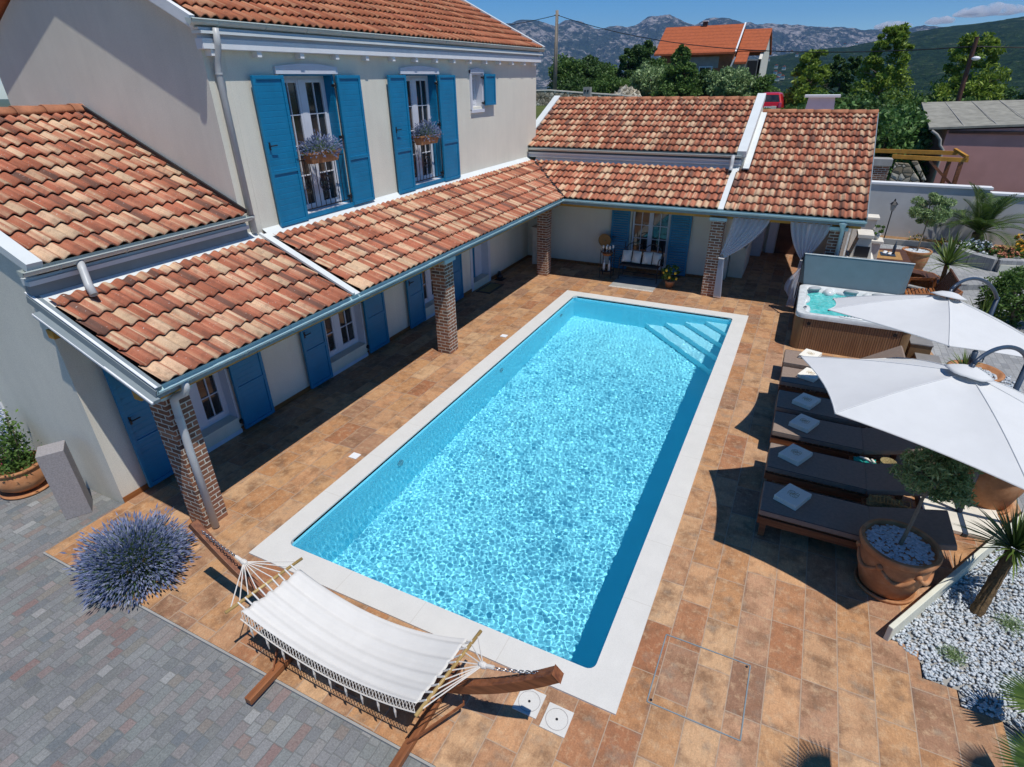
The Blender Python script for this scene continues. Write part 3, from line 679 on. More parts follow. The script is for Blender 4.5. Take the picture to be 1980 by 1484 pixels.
# --- wing roof and gutter
wz=3.30; WE=(-2.20,-.10,wz); wl=3.24*math.sqrt(1+m43**2)
wr=tile_roof('wing_roof',(-2.20,.06,wz),(0,1,0),(-1,0,m43),2.78,wl,'roof',house,seed=3)
MB().beam((-2.13,-.03,wz+.03),(-5.42,-.03,wz+3.24*m43+.06),.16,.10).done('gable_coping','flash',house)
slab(MB(),(-2.22,.02,wz),(0,1,0),(-1,0,m43),2.83,wl).done('wing_boards','brownwood',house)
slab(MB(),(-5.42,.0,wz+3.2*m43),(0,1,0),(-1,0,-m43),2.85,3.3,.1,0).done('wing_rear_roof','roofold',house)
rd=MB(); y=-.12; k=0
while y<2.80:
    c=(-5.42,y,wz+3.24*m43+.0); b0=len(rd.v)
    for j,(yy,rr_) in enumerate(((y,.135),(y+.42,.115))):
        for q in range(9):
            a=PI*q/8; rd.v.append((-5.42+rr_*math.cos(a),yy,c[2]+rr_*math.sin(a)*.85))
    for q in range(8): rd.f.append((b0+q,b0+q+1,b0+9+q+1,b0+9+q))
    y+=.40
rd.done('ridge_tiles','ridge',wr,smooth=True,solid=.014)
g2=MB(); halfgutter(g2,(-2.17,-.17,wz+.0),(-2.17,2.88,wz+.0),.06); g2.done('wing_gutter','gutter',house)
MB().box(-2.34,-2.20,-.12,2.86,3.12,3.17).box(-2.34,-2.25,-.12,2.86,3.17,3.2).done('cornice_ledge','flash',house)
MB().box(-2.34,-2.26,-.12,2.86,2.99,3.12).done('cornice_band','greyfascia',house)
MB().tube([(-2.15,.42,wz-.03),(-2.1,.40,3.17),(-1.98,.34,3.03),(-1.90,.32,2.93)],.042,12,cap=False).done('overflow_pipe','pipe',house,smooth=True,solid=.006)
MB().beam((-2.2,-.14,3.12),(-8.4,-.14,3.12),.14,.1).done('gable_ledge','flash',house) if 0 else None
# lead strip where the wing roof meets the tall gable
MB().beam((-2.15,2.83,wz+.08),(-5.40,2.83,wz+3.24*m43+.09),.03,.05).done('lead_strip','black',house)
# --- main roof
m48=.49; ME=(-2.20,5.775)
ml=math.hypot(2.74,2.74*m48)
mr=tile_roof('main_roof',(ME[0],2.76,ME[1]),(0,1,0),(-1,0,m48),11.06,ml,'roofold',house,g=.36,A=.045,seed=4,nw=8)
slab(MB(),(ME[0]-.04,2.76,ME[1]),(0,1,0),(-1,0,m48),11.09,ml,.09).done('main_boards','white',house)
slab(MB(),(-4.93,2.75,ME[1]+2.71*m48),(0,1,0),(-1,0,-m48),11.1,3.3,.1,0).done('main_rear_roof','roofold',house)
slab(MB(),(ME[0],2.68,ME[1]),(0,1,0),(-1,0,m48),.075,ml,.13,.05).done('near_rake_board','white',house)
slab(MB(),(ME[0]+.02,13.82,ME[1]),(0,1,0),(-1,0,m48),.13,ml,.14,.08).done('far_rake_board','flash',house)
slab(MB(),(-4.93,2.68,ME[1]+2.74*m48),(0,1,0),(-1,0,-m48),.075,3.3,.13,.05).done('near_rake_board','white',house)
g3=MB(); halfgutter(g3,(-2.19,2.66,5.785),(-2.19,13.9,5.785),.062); g3.done('main_gutter','gutter',house)
B('cornice','white',house,XW+.0,-2.20,2.80,13.80,5.455,5.58,bevel=.006)
B('cornice_upper','lilac',house,XW+.0,-2.25,2.84,13.78,5.58,5.63)
B('eave_ledge','flash',house,XW+.0,-2.16,2.78,13.82,5.63,5.665); B('soffit','white',house,XW,-2.20,2.78,13.8,5.67,5.70)
for y in (2.95,3.72,4.56,5.36,6.14,6.92,7.67,8.40,9.11,9.82,10.58,11.29,12.02,12.75,13.42):
    B('corbel','white',house,XW,-2.22,y-.04,y+.04,5.38,5.453)
# --- back block: lower porch field, upper roof, right-hand field
bu=(0,1,m43); bl=1.62*math.sqrt(1+m43**2); BY=11.54
tile_roof('back_porch_roof',(-2.5,BY,EZ),(1,0,0),bu,5.93,bl,'roof',house,clip=lambda x,y:(x-EX)>-(y-BY)+.05,sub=4,seed=5)
slab(MB(),(-2.3,BY+.03,EZ),(1,0,0),bu,8.8,1.76).done('back_boards','brownwood',house)
Q=lambda x,y,dz=0:(x,y,EZ+(y-BY)*m43+dz)
MB().beam(Q(EX+.01,BY+.01,.05),Q(-2.06,BY+1.51,.05),.05,.03).done('valley_strip','black',house)
f2=MB(); f2.add([Q(-2.1,13.08,.012),Q(3.6,13.08,.012),(3.6,13.2,EZ+1.62*m43+.05),(-2.1,13.2,EZ+1.62*m43+.05),(3.6,13.26,3.03),(-2.1,13.26,3.03)],[(0,1,2,3),(3,2,4,5)]); f2.done('upper_flashing','flash',house)
f3=MB(); f3.beam(Q(3.49,BY-.02,.03),Q(3.49,13.2,.03),.13,.035); f3.done('field_strip','flash',house)
MB().box(-2.34,3.62,13.22,13.3,3.02,3.14).done('step_band','lilac',house); MB().box(-2.3,3.60,13.15,13.27,3.13,3.16).box(-2.3,3.6,13.18,13.25,3.03,3.06).done('step_ledge','flash',house)
g4=MB(); halfgutter(g4,(-2.30,13.17,3.27),(3.62,13.17,3.27),.058,out=(0,-1,0)); g4.done('upper_gutter','gutter',house)
MB().box(-2.3,3.6,13.24,13.27,3.14,3.3).done('upper_fascia','greyfascia',house)
ul=2.72*math.sqrt(1+m43**2)
ur=tile_roof('back_upper_roof',(-2.45,13.20,3.28),(1,0,0),bu,5.93,ul,'roof',house,seed=6)
slab(MB(),(-2.55,13.2,3.28),(1,0,0),bu,6.1,ul).done('upper_boards','brownwood',house)
MB().beam((-2.56,13.3,3.36),(-2.56,15.98,3.36+2.68*m43),.20,.12).done('side_coping','flash',house)
MB().beam((3.60,13.18,3.30),(3.60,16.05,3.30+2.87*m43),.22,.16).done('party_coping','flash',house)
MB().beam((3.76,13.14,2.965),(3.76,15.85,2.965+2.71*m43),.15,.03).done('party_flashing','flash',house)
MB().prism([(13.3,0),(13.3,3.2),(15.95,4.34),(18.4,3.2),(18.4,0)],'x',3.5,3.68).done('party_wall','stucco',house)
MB().prism([(13.3,2.9),(13.3,3.2),(15.95,4.34),(18.4,3.2),(18.4,0),(13.8,0)],'x',-2.6,-2.4).done('side_wall','stucco',house)
slab(MB(),(-2.55,15.9,4.40),(1,0,0),(0,1,-m43),6.1,2.9,.1,0).done('back_rear_roof','roofold',house)
rl=4.36*math.sqrt(1+m43**2)
rr5=tile_roof('right_roof',(3.58,BY,EZ),(1,0,0),bu,2.95,rl,'roof',house,seed=8,clip=lambda x,y:(x>3.84)|(y<13.05))
slab(MB(),(3.60,BY+.03,EZ),(1,0,0),bu,2.94,rl).done('right_boards','brownwood',house)
slab(MB(),(3.70,15.9,EZ+4.36*m43),(1,0,0),(0,1,-m43),2.83,2.2,.1,0).done('right_rear_roof','roofold',house)
MB().beam(Q(6.545,BY,.02),Q(6.545,15.9,.02),.02,.09).done('right_verge','greyfascia',house)
def ridge(x0,x1,y,z,parent,rad=.10):
    m=MB(); x=x0
    while x<x1-.05:
        b0=len(m.v)
        for xx,rr_ in ((x,rad),(min(x+.44,x1),rad*1.14)):
            for q in range(9):
                a=PI*q/8; m.v.append((xx,y+rr_*math.cos(a),z+rr_*math.sin(a)*.9))
        for q in range(8): m.f.append((b0+q,b0+9+q,b0+9+q+1,b0+q+1))
        x+=.42
    m.done('ridge_tiles','ridge',parent,smooth=True,solid=.014)
ridge(-2.46,3.5,15.92,4.43,ur); ridge(3.72,6.54,15.92,EZ+4.36*m43+.02,rr5)
g5=MB(); halfgutter(g5,(-.55,BY-.03,2.205),(6.56,BY-.03,2.205),.05,out=(0,-1,0)); g5.done('back_gutter','bluegut',house)
B('back_fascia','greyfascia',house,-.6,6.55,BY+.03,BY+.06,2.08,2.215)
B('back_beam','yellow',house,-.74,6.5,11.78,11.90,1.98,2.10)
for x in (.6,1.9,3.2,4.4,5.6): MB().beam((x,11.66,2.14),(x,13.2,2.14+1.54*m43*.85),.07,.10).done('rafter','yellow',house)
# chimney
ch=MB().prism([(4.74,4.0),(5.52,4.0),(5.47,4.47),(4.79,4.47)],'y',17.0,17.5).done('chimney','lilac',house)
MB().box(4.68,5.60,16.93,17.57,4.47,4.53).done('chimney_cap','white',ch)
# back wall of the porch, kitchen wing interior
m=MB(); m.box(XW,.93,13.2,13.5,-.02,2.9); m.box(2.02,3.5,13.2,13.5,-.02,2.9); m.box(.93,2.02,13.2,13.5,1.75,2.9); m.box(.93,2.02,13.2,13.5,-.02,.08); m.done('porch_back_wall','stucco',house)
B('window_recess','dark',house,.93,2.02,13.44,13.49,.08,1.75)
B('skirting','orangew',house,XW,3.5,13.188,13.199,0,.08)
B('kitchen_back_wall','stucco',house,3.68,6.5,16.85,17.1,0,3.9)
B('kitchen_counter','creamw',house,3.70,4.10,13.62,15.4,0,.86,bevel=.01)
B('dark_wooden_door','brownwood',house,4.72,5.50,16.80,16.85,0,1.95)
MB().box(4.45,4.70,16.74,16.85,0,2.1).box(5.52,5.66,16.74,16.85,0,2.1).loose('door_frame','lilac',house)
B('fridge','lilac',house,3.9,4.35,16.2,16.75,0,.85)
B('side_parapet','limest',house,6.36,6.52,14.9,17.0,0,2.9)
# pillars
def pillar(x,y,sy=.31,cap='bluegut',h=1.93):
    p=B('pillar','brick',house,x-.155,x+.155,y,y+sy,0,h,bevel=.004)
    B('pillar_cap',cap,p,x-.20,x+.20,y-.04,y+sy+.04,h,h+.075)
pillar(-.985,.08); pillar(-.915,5.90); pillar(-1.18,11.62,cap='lilac'); pillar(3.455,11.72); pillar(6.06,11.72)
# downspouts
def pipe(pts,name,mat,r=.042): MB().tube(pts,r,14).done(name,mat,house,smooth=True)
pipe([(-.53,.20,2.16),(-.53,.20,2.08),(-.56,.19,2.02),(-.70,.17,1.95),(-.755,.16,1.90),(-.765,.16,1.80),(-.765,.15,1.2),(-.765,.15,.02)],'downspout','pipe',.045)
MB().lathe([(.05,1.62),(.05,1.68)],(-.765,.155,0),16).loose('pipe_collar','pipe',house)
pipe([(-2.15,3.00,5.70),(-2.17,3.0,5.50),(-2.24,3.0,5.34),(-2.275,3.0,5.2),(-2.275,3.0,3.02)],'downspout','pipe',.043)
MB().lathe([(.052,5.16),(.052,5.185)],(-2.275,3.0,0),16).lathe([(.052,3.25),(.052,3.28)],(-2.275,3.0,0),16).loose('pipe_collar','pipe',house)
pipe([(6.12,11.5,2.16),(6.12,11.52,2.06),(6.14,11.6,1.98),(6.15,11.67,1.90),(6.15,11.67,.02)],'downspout','bluegut',.042)
MB().lathe([(.05,0),(.09,.10)],(6.12,11.5,2.04),14,capt=True).done('hopper','bluegut',house)
MB().tube([(3.42,13.1,3.25),(3.42,13.02,3.2),(3.42,13.0,3.08),(3.42,12.96,2.98),(3.42,12.85,2.92)],.045,12,cap=False).done('overflow_pipe','pipe',house,smooth=True,solid=.006)
B('overflow_mouth','black',house,3.385,3.455,12.83,12.835,2.885,2.955)
# --- windows, shutters
def shutter(x,y0,y1,z0,z1,rails=(.62,),handle=None,tilt=0,name='shutter'):
    """panelled shutter lying against the wall plane x"""
    m=MB(); th=.045; st=.055
    m.box(x,x+th,y0,y0+st,z0,z1).box(x,x+th,y1-st,y1,z0,z1).box(x,x+th,y0+st,y1-st,z0,z0+st).box(x,x+th,y0+st,y1-st,z1-st,z1)
    for q in rails: zz=z0+(z1-z0)*(1-q); m.box(x,x+th,y0+st,y1-st,zz-.03,zz+.03)
    m.box(x+.008,x+th-.016,y0+st,y1-st,z0+st,z1-st)
    s=m.done(name,'blue',house,bevel=.004)
    if handle:
        yh=y0+.07 if handle=='l' else y1-.07; zh=z0+(z1-z0)*.56
        h=MB().box(x+th,x+th+.008,yh-.014,yh+.014,zh-.06,zh+.05).tube([(x+th+.01,yh,zh),(x+th+.04,yh,zh),(x+th+.045,yh+(.11 if handle=='l' else -.11),zh+.004)],.009,8)
        h.done('handle','black',s)
    hg=MB()
    yh=y1 if handle=='l' or handle is None and tilt==0 else y0
    return s
def hinge(y,zs,x=XW):
    m=MB()
    for z in zs: m.box(x+.0,x+.07,y-.035,y+.035,z-.018,z+.018).tube([(x+.06,y,z-.04),(x+.06,y,z+.04)],.014,8)
    m.loose('hinge','black',house)
def window(y0,y1,z0,z1,x=XW,panes=4,sill=None,rail=False,cols=2):
    """recessed two-leaf glazed window in the plane x; the opening runs y0..y1"""
    f=MB(); xi=x-.17; w=.05
    f.box(xi-.05,xi,y0,y0+w,z0,z1).box(xi-.05,xi,y1-w,y1,z0,z1).box(xi-.05,xi,y0+w,y1-w,z1-w,z1).box(xi-.05,xi,y0+w,y1-w,z0,z0+w)
    mid=(y0+y1)/2; f.box(xi-.04,xi+.012,mid-.06,mid+.06,z0+w,z1-w)
    L=[(y0+w,mid-.06),(mid+.06,y1-w)]
    for a,b in L:
        f.box(xi-.04,xi+.008,a,a+.045,z0+w,z1-w).box(xi-.04,xi+.008,b-.045,b,z0+w,z1-w).box(xi-.04,xi+.008,a+.045,b-.045,z0+w,z0+w+.07).box(xi-.04,xi+.008,a+.045,b-.045,z1-w-.05,z1-w)
        c=(a+b)/2; f.box(xi-.03,xi+.002,c-.009,c+.009,z0+w+.07,z1-w-.05)
        for q in range(1,panes): 
            zz=z0+w+.07+(z1-z0-2*w-.12)*q/panes; f.box(xi-.03,xi+.003,a+.045,b-.045,zz-.009,zz+.009)
    o=f.done('window','lilac',house,bevel=.003)
    MB().box(xi-.026,xi-.02,y0+w,y1-w,z0+w,z1-w).done('pane','glassd',o)
    cu=MB()
    for a,b,sg in ((y0+.1,y0+.30,1),(y1-.30,y1-.1,-1)):
        cu.grid(lambda u,v,a=a,b=b:(xi-.12+.02*math.sin(u*26),a+(b-a)*u,z0+.1+(z1-z0-.15)*v),16,1)
    cu.done('curtain','canvas',o)
    r=MB(); r.box(x-.17,x+.012,y0-.03,y0+.006,z0-.02,z1+.03).box(x-.17,x+.012,y1-.006,y1+.03,z0-.02,z1+.03).box(x-.17,x+.012,y0+.006,y1-.006,z1-.006,z1+.03)
    r.done('reveal_trim','blue' if rail else 'lilac',o)
    return o
for (y0,y1,z0,z1) in LOW[:3]:
    w=window(y0,y1,.28,z1); B('stone_sill','creamw',w,XW-.3,XW+.03,y0+.007,y1-.007,.0,.28,bevel=.006)
    B('sill_plinth','lilac',w,XW+.0,XW+.035,y0,y1,.0,.07)
for (y0,y1,z0,z1) in UPP[:2]:
    w=window(y0,y1,z0,z1,rail=True)
    B('sill','lilac',w,XW-.15,XW+.05,y0-.02,y1+.02,z0-.03,z0+.012); B('sill_rail','blue',w,XW+.052,XW+.075,y0-.02,y1+.04,z0-.05,z0+.02)
    l=MB(); n=12; ym=(y0+y1)/2; hw=(y1-y0)/2+.12
    pts=[(ym-hw,5.17),(ym+hw,5.17),(ym+hw,5.27)]+[(ym+hw-2*hw*k/n,5.27+.045*math.sin(PI*k/n)) for k in range(1,n)]+[(ym-hw,5.27)]
    l.prism(pts,'x',XW,XW+.05); l.done('lintel','lilac',w)
    # wrought iron rail
    rm=MB(); xr=XW+.03
    zt=z0+.86
    rm.beam((xr,y0+.02,zt),(xr,y1-.02,zt),.016,.016); rm.beam((xr,y0+.02,z0+.08),(xr,y1-.02,z0+.08),.016,.016)
    k=9
    for i in range(k+1):
        y=y0+.03+(y1-y0-.06)*i/k
        rm.tube([(xr,y,z0+.08),(xr,y,zt)],.0065,5)
    for rr_ in (.13,.055):
        rm.tube([(xr+.006,ym+rr_*math.cos(2*PI*i/18),z0+.45+rr_*math.sin(2*PI*i/18)) for i in range(19)],.010,5)
    for i in range(8):
        a=2*PI*i/8; rm.tube([(xr+.006,ym+.05*math.cos(a),z0+.45+.05*math.sin(a)),(xr+.006,ym+.09*math.cos(a+.35),z0+.45+.09*math.sin(a+.35)),(xr+.006,ym+.13*math.cos(a),z0+.45+.13*math.sin(a))],.008,5)
    rm.done('iron_railing','black',w)
y0,y1,z0,z1=UPP[2]
w=window(y0,y1,z0,z1,panes=2); MB().box(XW,XW+.04,y0-.09,y0-.03,z0-.07,z1+.09).box(XW,XW+.04,y1+.03,y1+.06,z0-.07,z1+.09).box(XW,XW+.045,y0-.09,y1+.06,z0-.12,z0-.05).prism([(y0-.09,z1+.03),(y1+.06,z1+.03),(y1+.06,z1+.10),((y0+y1)/2,z1+.14),(y0-.09,z1+.10)],'x',XW,XW+.045).done('surround','lilac',w)
xs=XW+.055
shutter(xs,.28,.90,.05,1.97,handle='l'); shutter(xs,1.95,2.56,.05,1.95)
shutter(xs,3.45,4.02,.05,1.95,handle='l'); shutter(xs,5.16,5.80,.05,1.95)
shutter(xs,6.62,7.22,.05,1.95,handle='l'); shutter(xs,8.42,8.97,.05,1.95)
shutter(xs,3.52,4.12,3.0,5.15,handle='l'); shutter(xs,5.30,5.90,3.03,5.15)
shutter(xs,6.72,7.28,3.0,5.15,handle='l'); shutter(xs,8.46,9.14,3.0,5.15)
shutter(xs,10.52,11.06,4.49,5.17,rails=())
for y,zz in ((5.28,(3.2,4.2,5.0)),(8.45,(3.2,4.2,5.0)),(10.51,(4.55,5.1)),(1.94,(.2,1.2)),(5.15,(.2,1.2)),(8.41,(.2,1.2))): hinge(y,zz)
# front door, recessed, with stone step
y0,y1=9.57,10.58
d=MB().box(XW-.25,XW-.2,y0+.08,y0+.56,.22,1.92).done('front_door','blue',house,bevel=.005)
B('side_light','lilac',house,XW-.26,XW-.19,y0+.56,y1-.08,.22,1.92)
MB().box(XW-.2,XW+.02,y0-.03,y0+.08,0,2.0).box(XW-.2,XW+.02,y1-.08,y1+.05,0,2.0).box(XW-.2,XW+.02,y0+.08,y1-.08,1.90,2.0).loose('door_frame','lilac',house)
B('doorstep','creamw',house,XW-.25,XW+.03,y0+.08,y1-.08,0,.21,bevel=.006)
# white louvred panel on the near gable
lp=MB().box(-5.5,-4.62,-.075,-.05,.1,1.55).done('white_door','white',house); l2=MB()
for k in range(16): l2.box(-5.46,-4.66,-.09,-.072,.15+k*.088,.205+k*.088)
l2.done('louvres','white',lp)
# window of the porch back wall
def window_y(x0,x1,z0,z1,y):
    f=MB(); w=.05; f.box(x0,x0+w,y,y+.05,z0,z1).box(x1-w,x1,y,y+.05,z0,z1).box(x0+w,x1-w,y,y+.05,z0,z0+.1).box(x0+w,x1-w,y,y+.05,z1-w,z1); mid=(x0+x1)/2
    f.box(mid-.06,mid+.06,y-.01,y+.05,z0+.1,z1-w)
    for a,b in ((x0+w,mid-.06),(mid+.06,x1-w)):
        c=(a+b)/2; f.box(c-.01,c+.01,y+.01,y+.045,z0+.1,z1-w)
        for q in range(1,4): zz=z0+.1+(z1-z0-.15)*q/4; f.box(a,b,y+.012,y+.043,zz-.01,zz+.01)
    o=f.done('window','lilac',house); B('pane','glassd',o,x0+w,x1-w,y+.03,y+.035,z0+.1,z1-w); return o
window_y(.95,2.0,.08,1.74,13.28)
def shutter_y(x0,x1,z0,z1,y,handle=False):
    m=MB(); st=.055; m.box(x0,x0+st,y-.045,y,z0,z1).box(x1-st,x1,y-.045,y,z0,z1).box(x0+st,x1-st,y-.045,y,z0,z0+st).box(x0+st,x1-st,y-.045,y,z1-st,z1).box(x0+st,x1-st,y-.045,y,z0+.68,z0+.74)
    k=0; z=z0+st
    while z<z1-st-.03:
        m.box(x0+st,x1-st,y-.03,y-.014,z,z+.055); z+=.068
    o=m.done('louvred_shutter','blue',house)
    if handle: MB().tube([(x0+.06,y-.05,.95),(x0+.06,y-.08,.95),(x0+.17,y-.085,.95)],.009,8).done('handle','black',o)
shutter_y(.36,.90,.03,1.74,13.15,True); shutter_y(2.05,2.62,.03,1.74,13.15)
# ---------------------------------------------------------------- plants
def pot(t,x,y,z,r,h,fill='soil',deco=True,saucer=True,taper=.72,name='pot',rim=.05):
    p=[(r*taper*.9,.0),(r*taper,.02),(r*.90,h*.45),(r*.95,h*.8),(r*.93,h*.86),(r*1.02,h*.88),(r*1.05,h*.95),(r*1.02,h),(r*.92,h),(r*.90,h-rim),(0.01,h-rim-.001)]
    o=MB().lathe(p,(x,y,z+(.03 if saucer else 0)),40).done(name,'terra',t,smooth=True)
    m=o.modifiers.new('e','EDGE_SPLIT'); m.split_angle=R(50)
    if saucer: MB().lathe([(r*taper*.95,.0),(r*taper*1.12,.0),(r*taper*1.16,.05),(r*taper*1.08,.05),(r*taper*1.05,.03),(.01,.03)],(x,y,z),36).done('saucer','terra',t,smooth=True)
    if deco:
        m=MB(); n=6
        for k in range(n):
            a0=2*PI*k/n; pts=[]
            for i in range(9):
                a=a0+2*PI/n*i/8; s=math.sin(PI*i/8); rr_=r*(.955-.02*s)*1.0; pts.append((x+rr_*math.cos(a),y+rr_*math.sin(a),z+.03+h*(.72-.22*s)))
            m.tube(pts,[.012+.016*math.sin(PI*i/8) for i in range(9)],8)
            a=a0; m.ball((x+r*.96*math.cos(a),y+r*.96*math.sin(a),z+.03+h*.73),.035,8,5)
        m.done('swag_relief','terra',o,smooth=True)
    return o
def lollipop(name,label,cat,x,y,z,pr,ph,crown,cr,leafm,n,size,fillmat='peb',deco=True,base=0.,asp=4,zsq=1,group=None,seed=3):
    t=thing(name,label,cat,(x,y,z),group); pot(t,x,y,z,pr,ph,deco=deco)
    zf=z+.03+ph-.05
    rg=np.random.default_rng(seed)
    if fillmat=='peb':
        a=rg.uniform(0,2*PI,700); r_=pr*.86*np.sqrt(rg.uniform(0,1,700)); P=np.stack([x+r_*np.cos(a),y+r_*np.sin(a),np.full(700,zf+.008)],1)
        m=MB()
        V=[];F=[]
        for i,p in enumerate(P[:520]):
            s=.018*rg.uniform(.7,1.3); an=rg.uniform(0,PI); ca,sa=math.cos(an),math.sin(an)
            for q in range(6):
                dx,dy=math.cos(q*PI/3)*s*1.25,math.sin(q*PI/3)*s; V.append((p[0]+dx*ca-dy*sa,p[1]+dx*sa+dy*ca,p[2]))
            V.append((p[0],p[1],p[2]+s*.8)); b=i*7
            for q in range(6): F.append((b+q,b+(q+1)%6,b+6))
        npobj('pebble_topping',V,F,'peb',t,smooth=True)['kind']='stuff'
    cx,cy,cz=crown
    MB().tube([(x,y,zf-.02),(x+(cx-x)*.3+.01,y+(cy-y)*.3,zf+(cz-zf)*.35),(x+(cx-x)*.75,y+(cy-y)*.75,zf+(cz-zf)*.75),(cx,cy,cz)],[.022,.018,.016,.012],8).done('trunk','olivewood',t,smooth=True)
    br=MB()
    for k in range(22):
        d=unit(rg.normal(size=3)); d[2]=abs(d[2])*.6+.1; br.tube([(cx,cy,cz-cr*.4),tuple(np.array([cx,cy,cz])+d*cr*.4),tuple(np.array([cx,cy,cz])+d*cr*.85)],[.008,.006,.003],4)
    br.done('twigs','olivewood',t)
    pts=crown_pts((cx,cy,cz),cr,n,46,seed,zsq,.45); leaves('crown',leafm,t,pts,size,asp,seed=seed)
    return t
lollipop('potted_olive','small olive tree in the big swagged terracotta pot beside the nearest sun lounger','potted tree',6.86,2.74,0,.365,.60,(6.97,2.98,1.40),.34,'leaf_olive',5600,.066,seed=11,zsq=.85)
lollipop('potted_olive','clipped ball tree in a round terracotta pot behind the dining area','potted tree',8.42,16.3,0,.36,.58,(8.55,16.9,1.62),.46,'leaf_olive',7000,.10,deco=False,seed=12)
def straps(mb,c,n,L,w,seed,up=.2,droop=.9,seg=6):
    r=np.random.default_rng(seed)
    for k in range(n):
        az=r.uniform(0,2*PI); el=r.uniform(-.15,1.35)+up; l=L*r.uniform(.7,1.15); d=np.array([math.cos(az)*math.cos(el),math.sin(az)*math.cos(el),math.sin(el)]); sd=np.array([-math.sin(az),math.cos(az),0]); p=np.array(c,float)+d*.03; b=len(mb.v)
        for i in range(seg+1):
            f=i/seg; ww=w*(1-f)**.7*(.45+min(1,f*4)*.55)*.5; mb.v+= [tuple(p-sd*ww),tuple(p+sd*ww)]
            d=d+np.array([0,0,-droop*r.uniform(.5,1.2)/seg*.55*(.3+f)]); d=d/np.linalg.norm(d); p=p+d*l/seg
        for i in range(seg): mb.f.append((b+2*i,b+2*i+1,b+2*i+3,b+2*i+2))
    return mb
def yucca(label,x,y,z,tx,ty,th,n,L,w,seed,tr=.055,cat='yucca'):
    t=thing('yucca',label,cat,(x,y,z))
    k=14; pts=[(x+(tx-x)*i/k,y+(ty-y)*i/k,z+th*i/k) for i in range(k+1)]
    MB().tube(pts,[tr*(1.15-.25*i/k+(.10 if i%2 else 0)) for i in range(k+1)],12).done('trunk','palmtrunk',t)
    straps(MB(),(tx,ty,z+th),n,L,w,seed).done('leaf_crown','leaf_yucca',t); return t
yucca('yucca with a leaning shaggy trunk growing out of the white gravel',7.71,2.73,-.02,7.86,3.02,.72,170,.50,.030,21)
yucca('bright striped yucca rosette behind the wooden armchair and above the pebbles',8.75,13.9,-.02,8.66,13.6,.95,120,.80,.05,22,tr=.05)
yucca('spiky dark dracaena half hidden under the far parasol',8.2,8.0,.0,8.25,8.0,.55,70,.35,.03,23,tr=.03,cat='dracaena')
# fan palm at the near right corner: pleated fans on stalks
def fan(mb,o,d,L,n=26,spread=2.3,seed=0):
    r=np.random.default_rng(seed); d=Vector(d).normalized(); s=d.cross(Vector((0,0,1))).normalized(); u=s.cross(d)
    for k in range(n):
        a=-spread/2+spread*k/(n-1); dr=(d*math.cos(a)+s*math.sin(a)); dr.normalize(); sd=dr.cross(u).normalized(); b=len(mb.v); l=L*(.85+.15*math.cos(a))*r.uniform(.92,1.05); p=Vector(o)
        for i in range(6):
            f=i/5; w=.017*(1-f)**.5*(.5+.5*min(1,f*3)); mb.v+= [tuple(p-sd*w+u*.004),tuple(p+sd*w+u*.004)]; p=p+dr*l/5+Vector((0,0,-.03*f*l))
        for i in range(5): mb.f.append((b+2*i,b+2*i+1,b+2*i+3,b+2*i+2))
def fanpalm(label,x,y,z,h,seed,n,sl,L,grp=None):
    t=thing('fan_palm',label,'palm',(x,y,z),grp); r=np.random.default_rng(seed)
    MB().tube([(x,y,z),(x,y,z+h*.5),(x,y,z+h)],[.10,.11,.09],12).done('trunk','palmtrunk',t)
    fm=MB(); st=MB()
    for k in range(n):
        az=2*PI*k/n*2.4+r.uniform(-.3,.3); el=r.uniform(.0,1.1); d=Vector((math.cos(az)*math.cos(el),math.sin(az)*math.cos(el),math.sin(el))); o=Vector((x,y,z+h)); e=o+d*sl
        st.tube([tuple(o),tuple(o+d*sl*.5+Vector((0,0,.02))),tuple(e)],.007,5); fan(fm,e,(d.x,d.y,d.z-.35),L,seed=seed*50+k)
    st.done('stalks','leaf_palm',t); fm.done('fronds','leaf_palm',t); return t
def fanpalm2(label,x,y,z,h,fr,L):
    t=thing('fan_palm',label,'palm',(x,y,z)); MB().tube([(x,y,z),(x,y,z+h*.5),(x,y,z+h)],[.10,.11,.09],12).done('trunk','palmtrunk',t); fm=MB(); st=MB(); o=Vector((x,y,z+h))
    for k,(e,d) in enumerate(fr): st.tube([tuple(o),tuple(o.lerp(Vector(e),.5)+Vector((0,0,.05))),e],.008,5); fan(fm,e,d,L,seed=900+k,n=24)
    st.done('stalks','leaf_palm',t); fm.done('fronds','leaf_palm',t)
fanpalm2('low fan palm with pleated green fronds at the right edge over the grey path',8.25,1.0,-.03,.32,[((7.84,1.36,.42),(-.75,.45,-.05)),((7.72,.74,.42),(-1,.1,-.1)),((8.3,1.5,.6),(0,1,.2)),((8.7,1.0,.6),(1,0,.2)),((8.2,.5,.5),(-.1,-1,.1)),((8.25,1.0,.8),(.2,.1,1)),((8.05,1.2,.25),(-.3,1,-.1))],.36)
fanpalm2('tall fan palm just outside the frame whose frond shades the terrace',8.3,-.6,-.03,2.2,[((7.25,-.22,2.48),(-.9,.32,.0)),((8.9,-.6,2.5),(1,0,.1)),((8.9,-1.2,2.5),(.5,-1,.1)),((8.7,-.8,2.9),(.3,-.1,1))],.42)
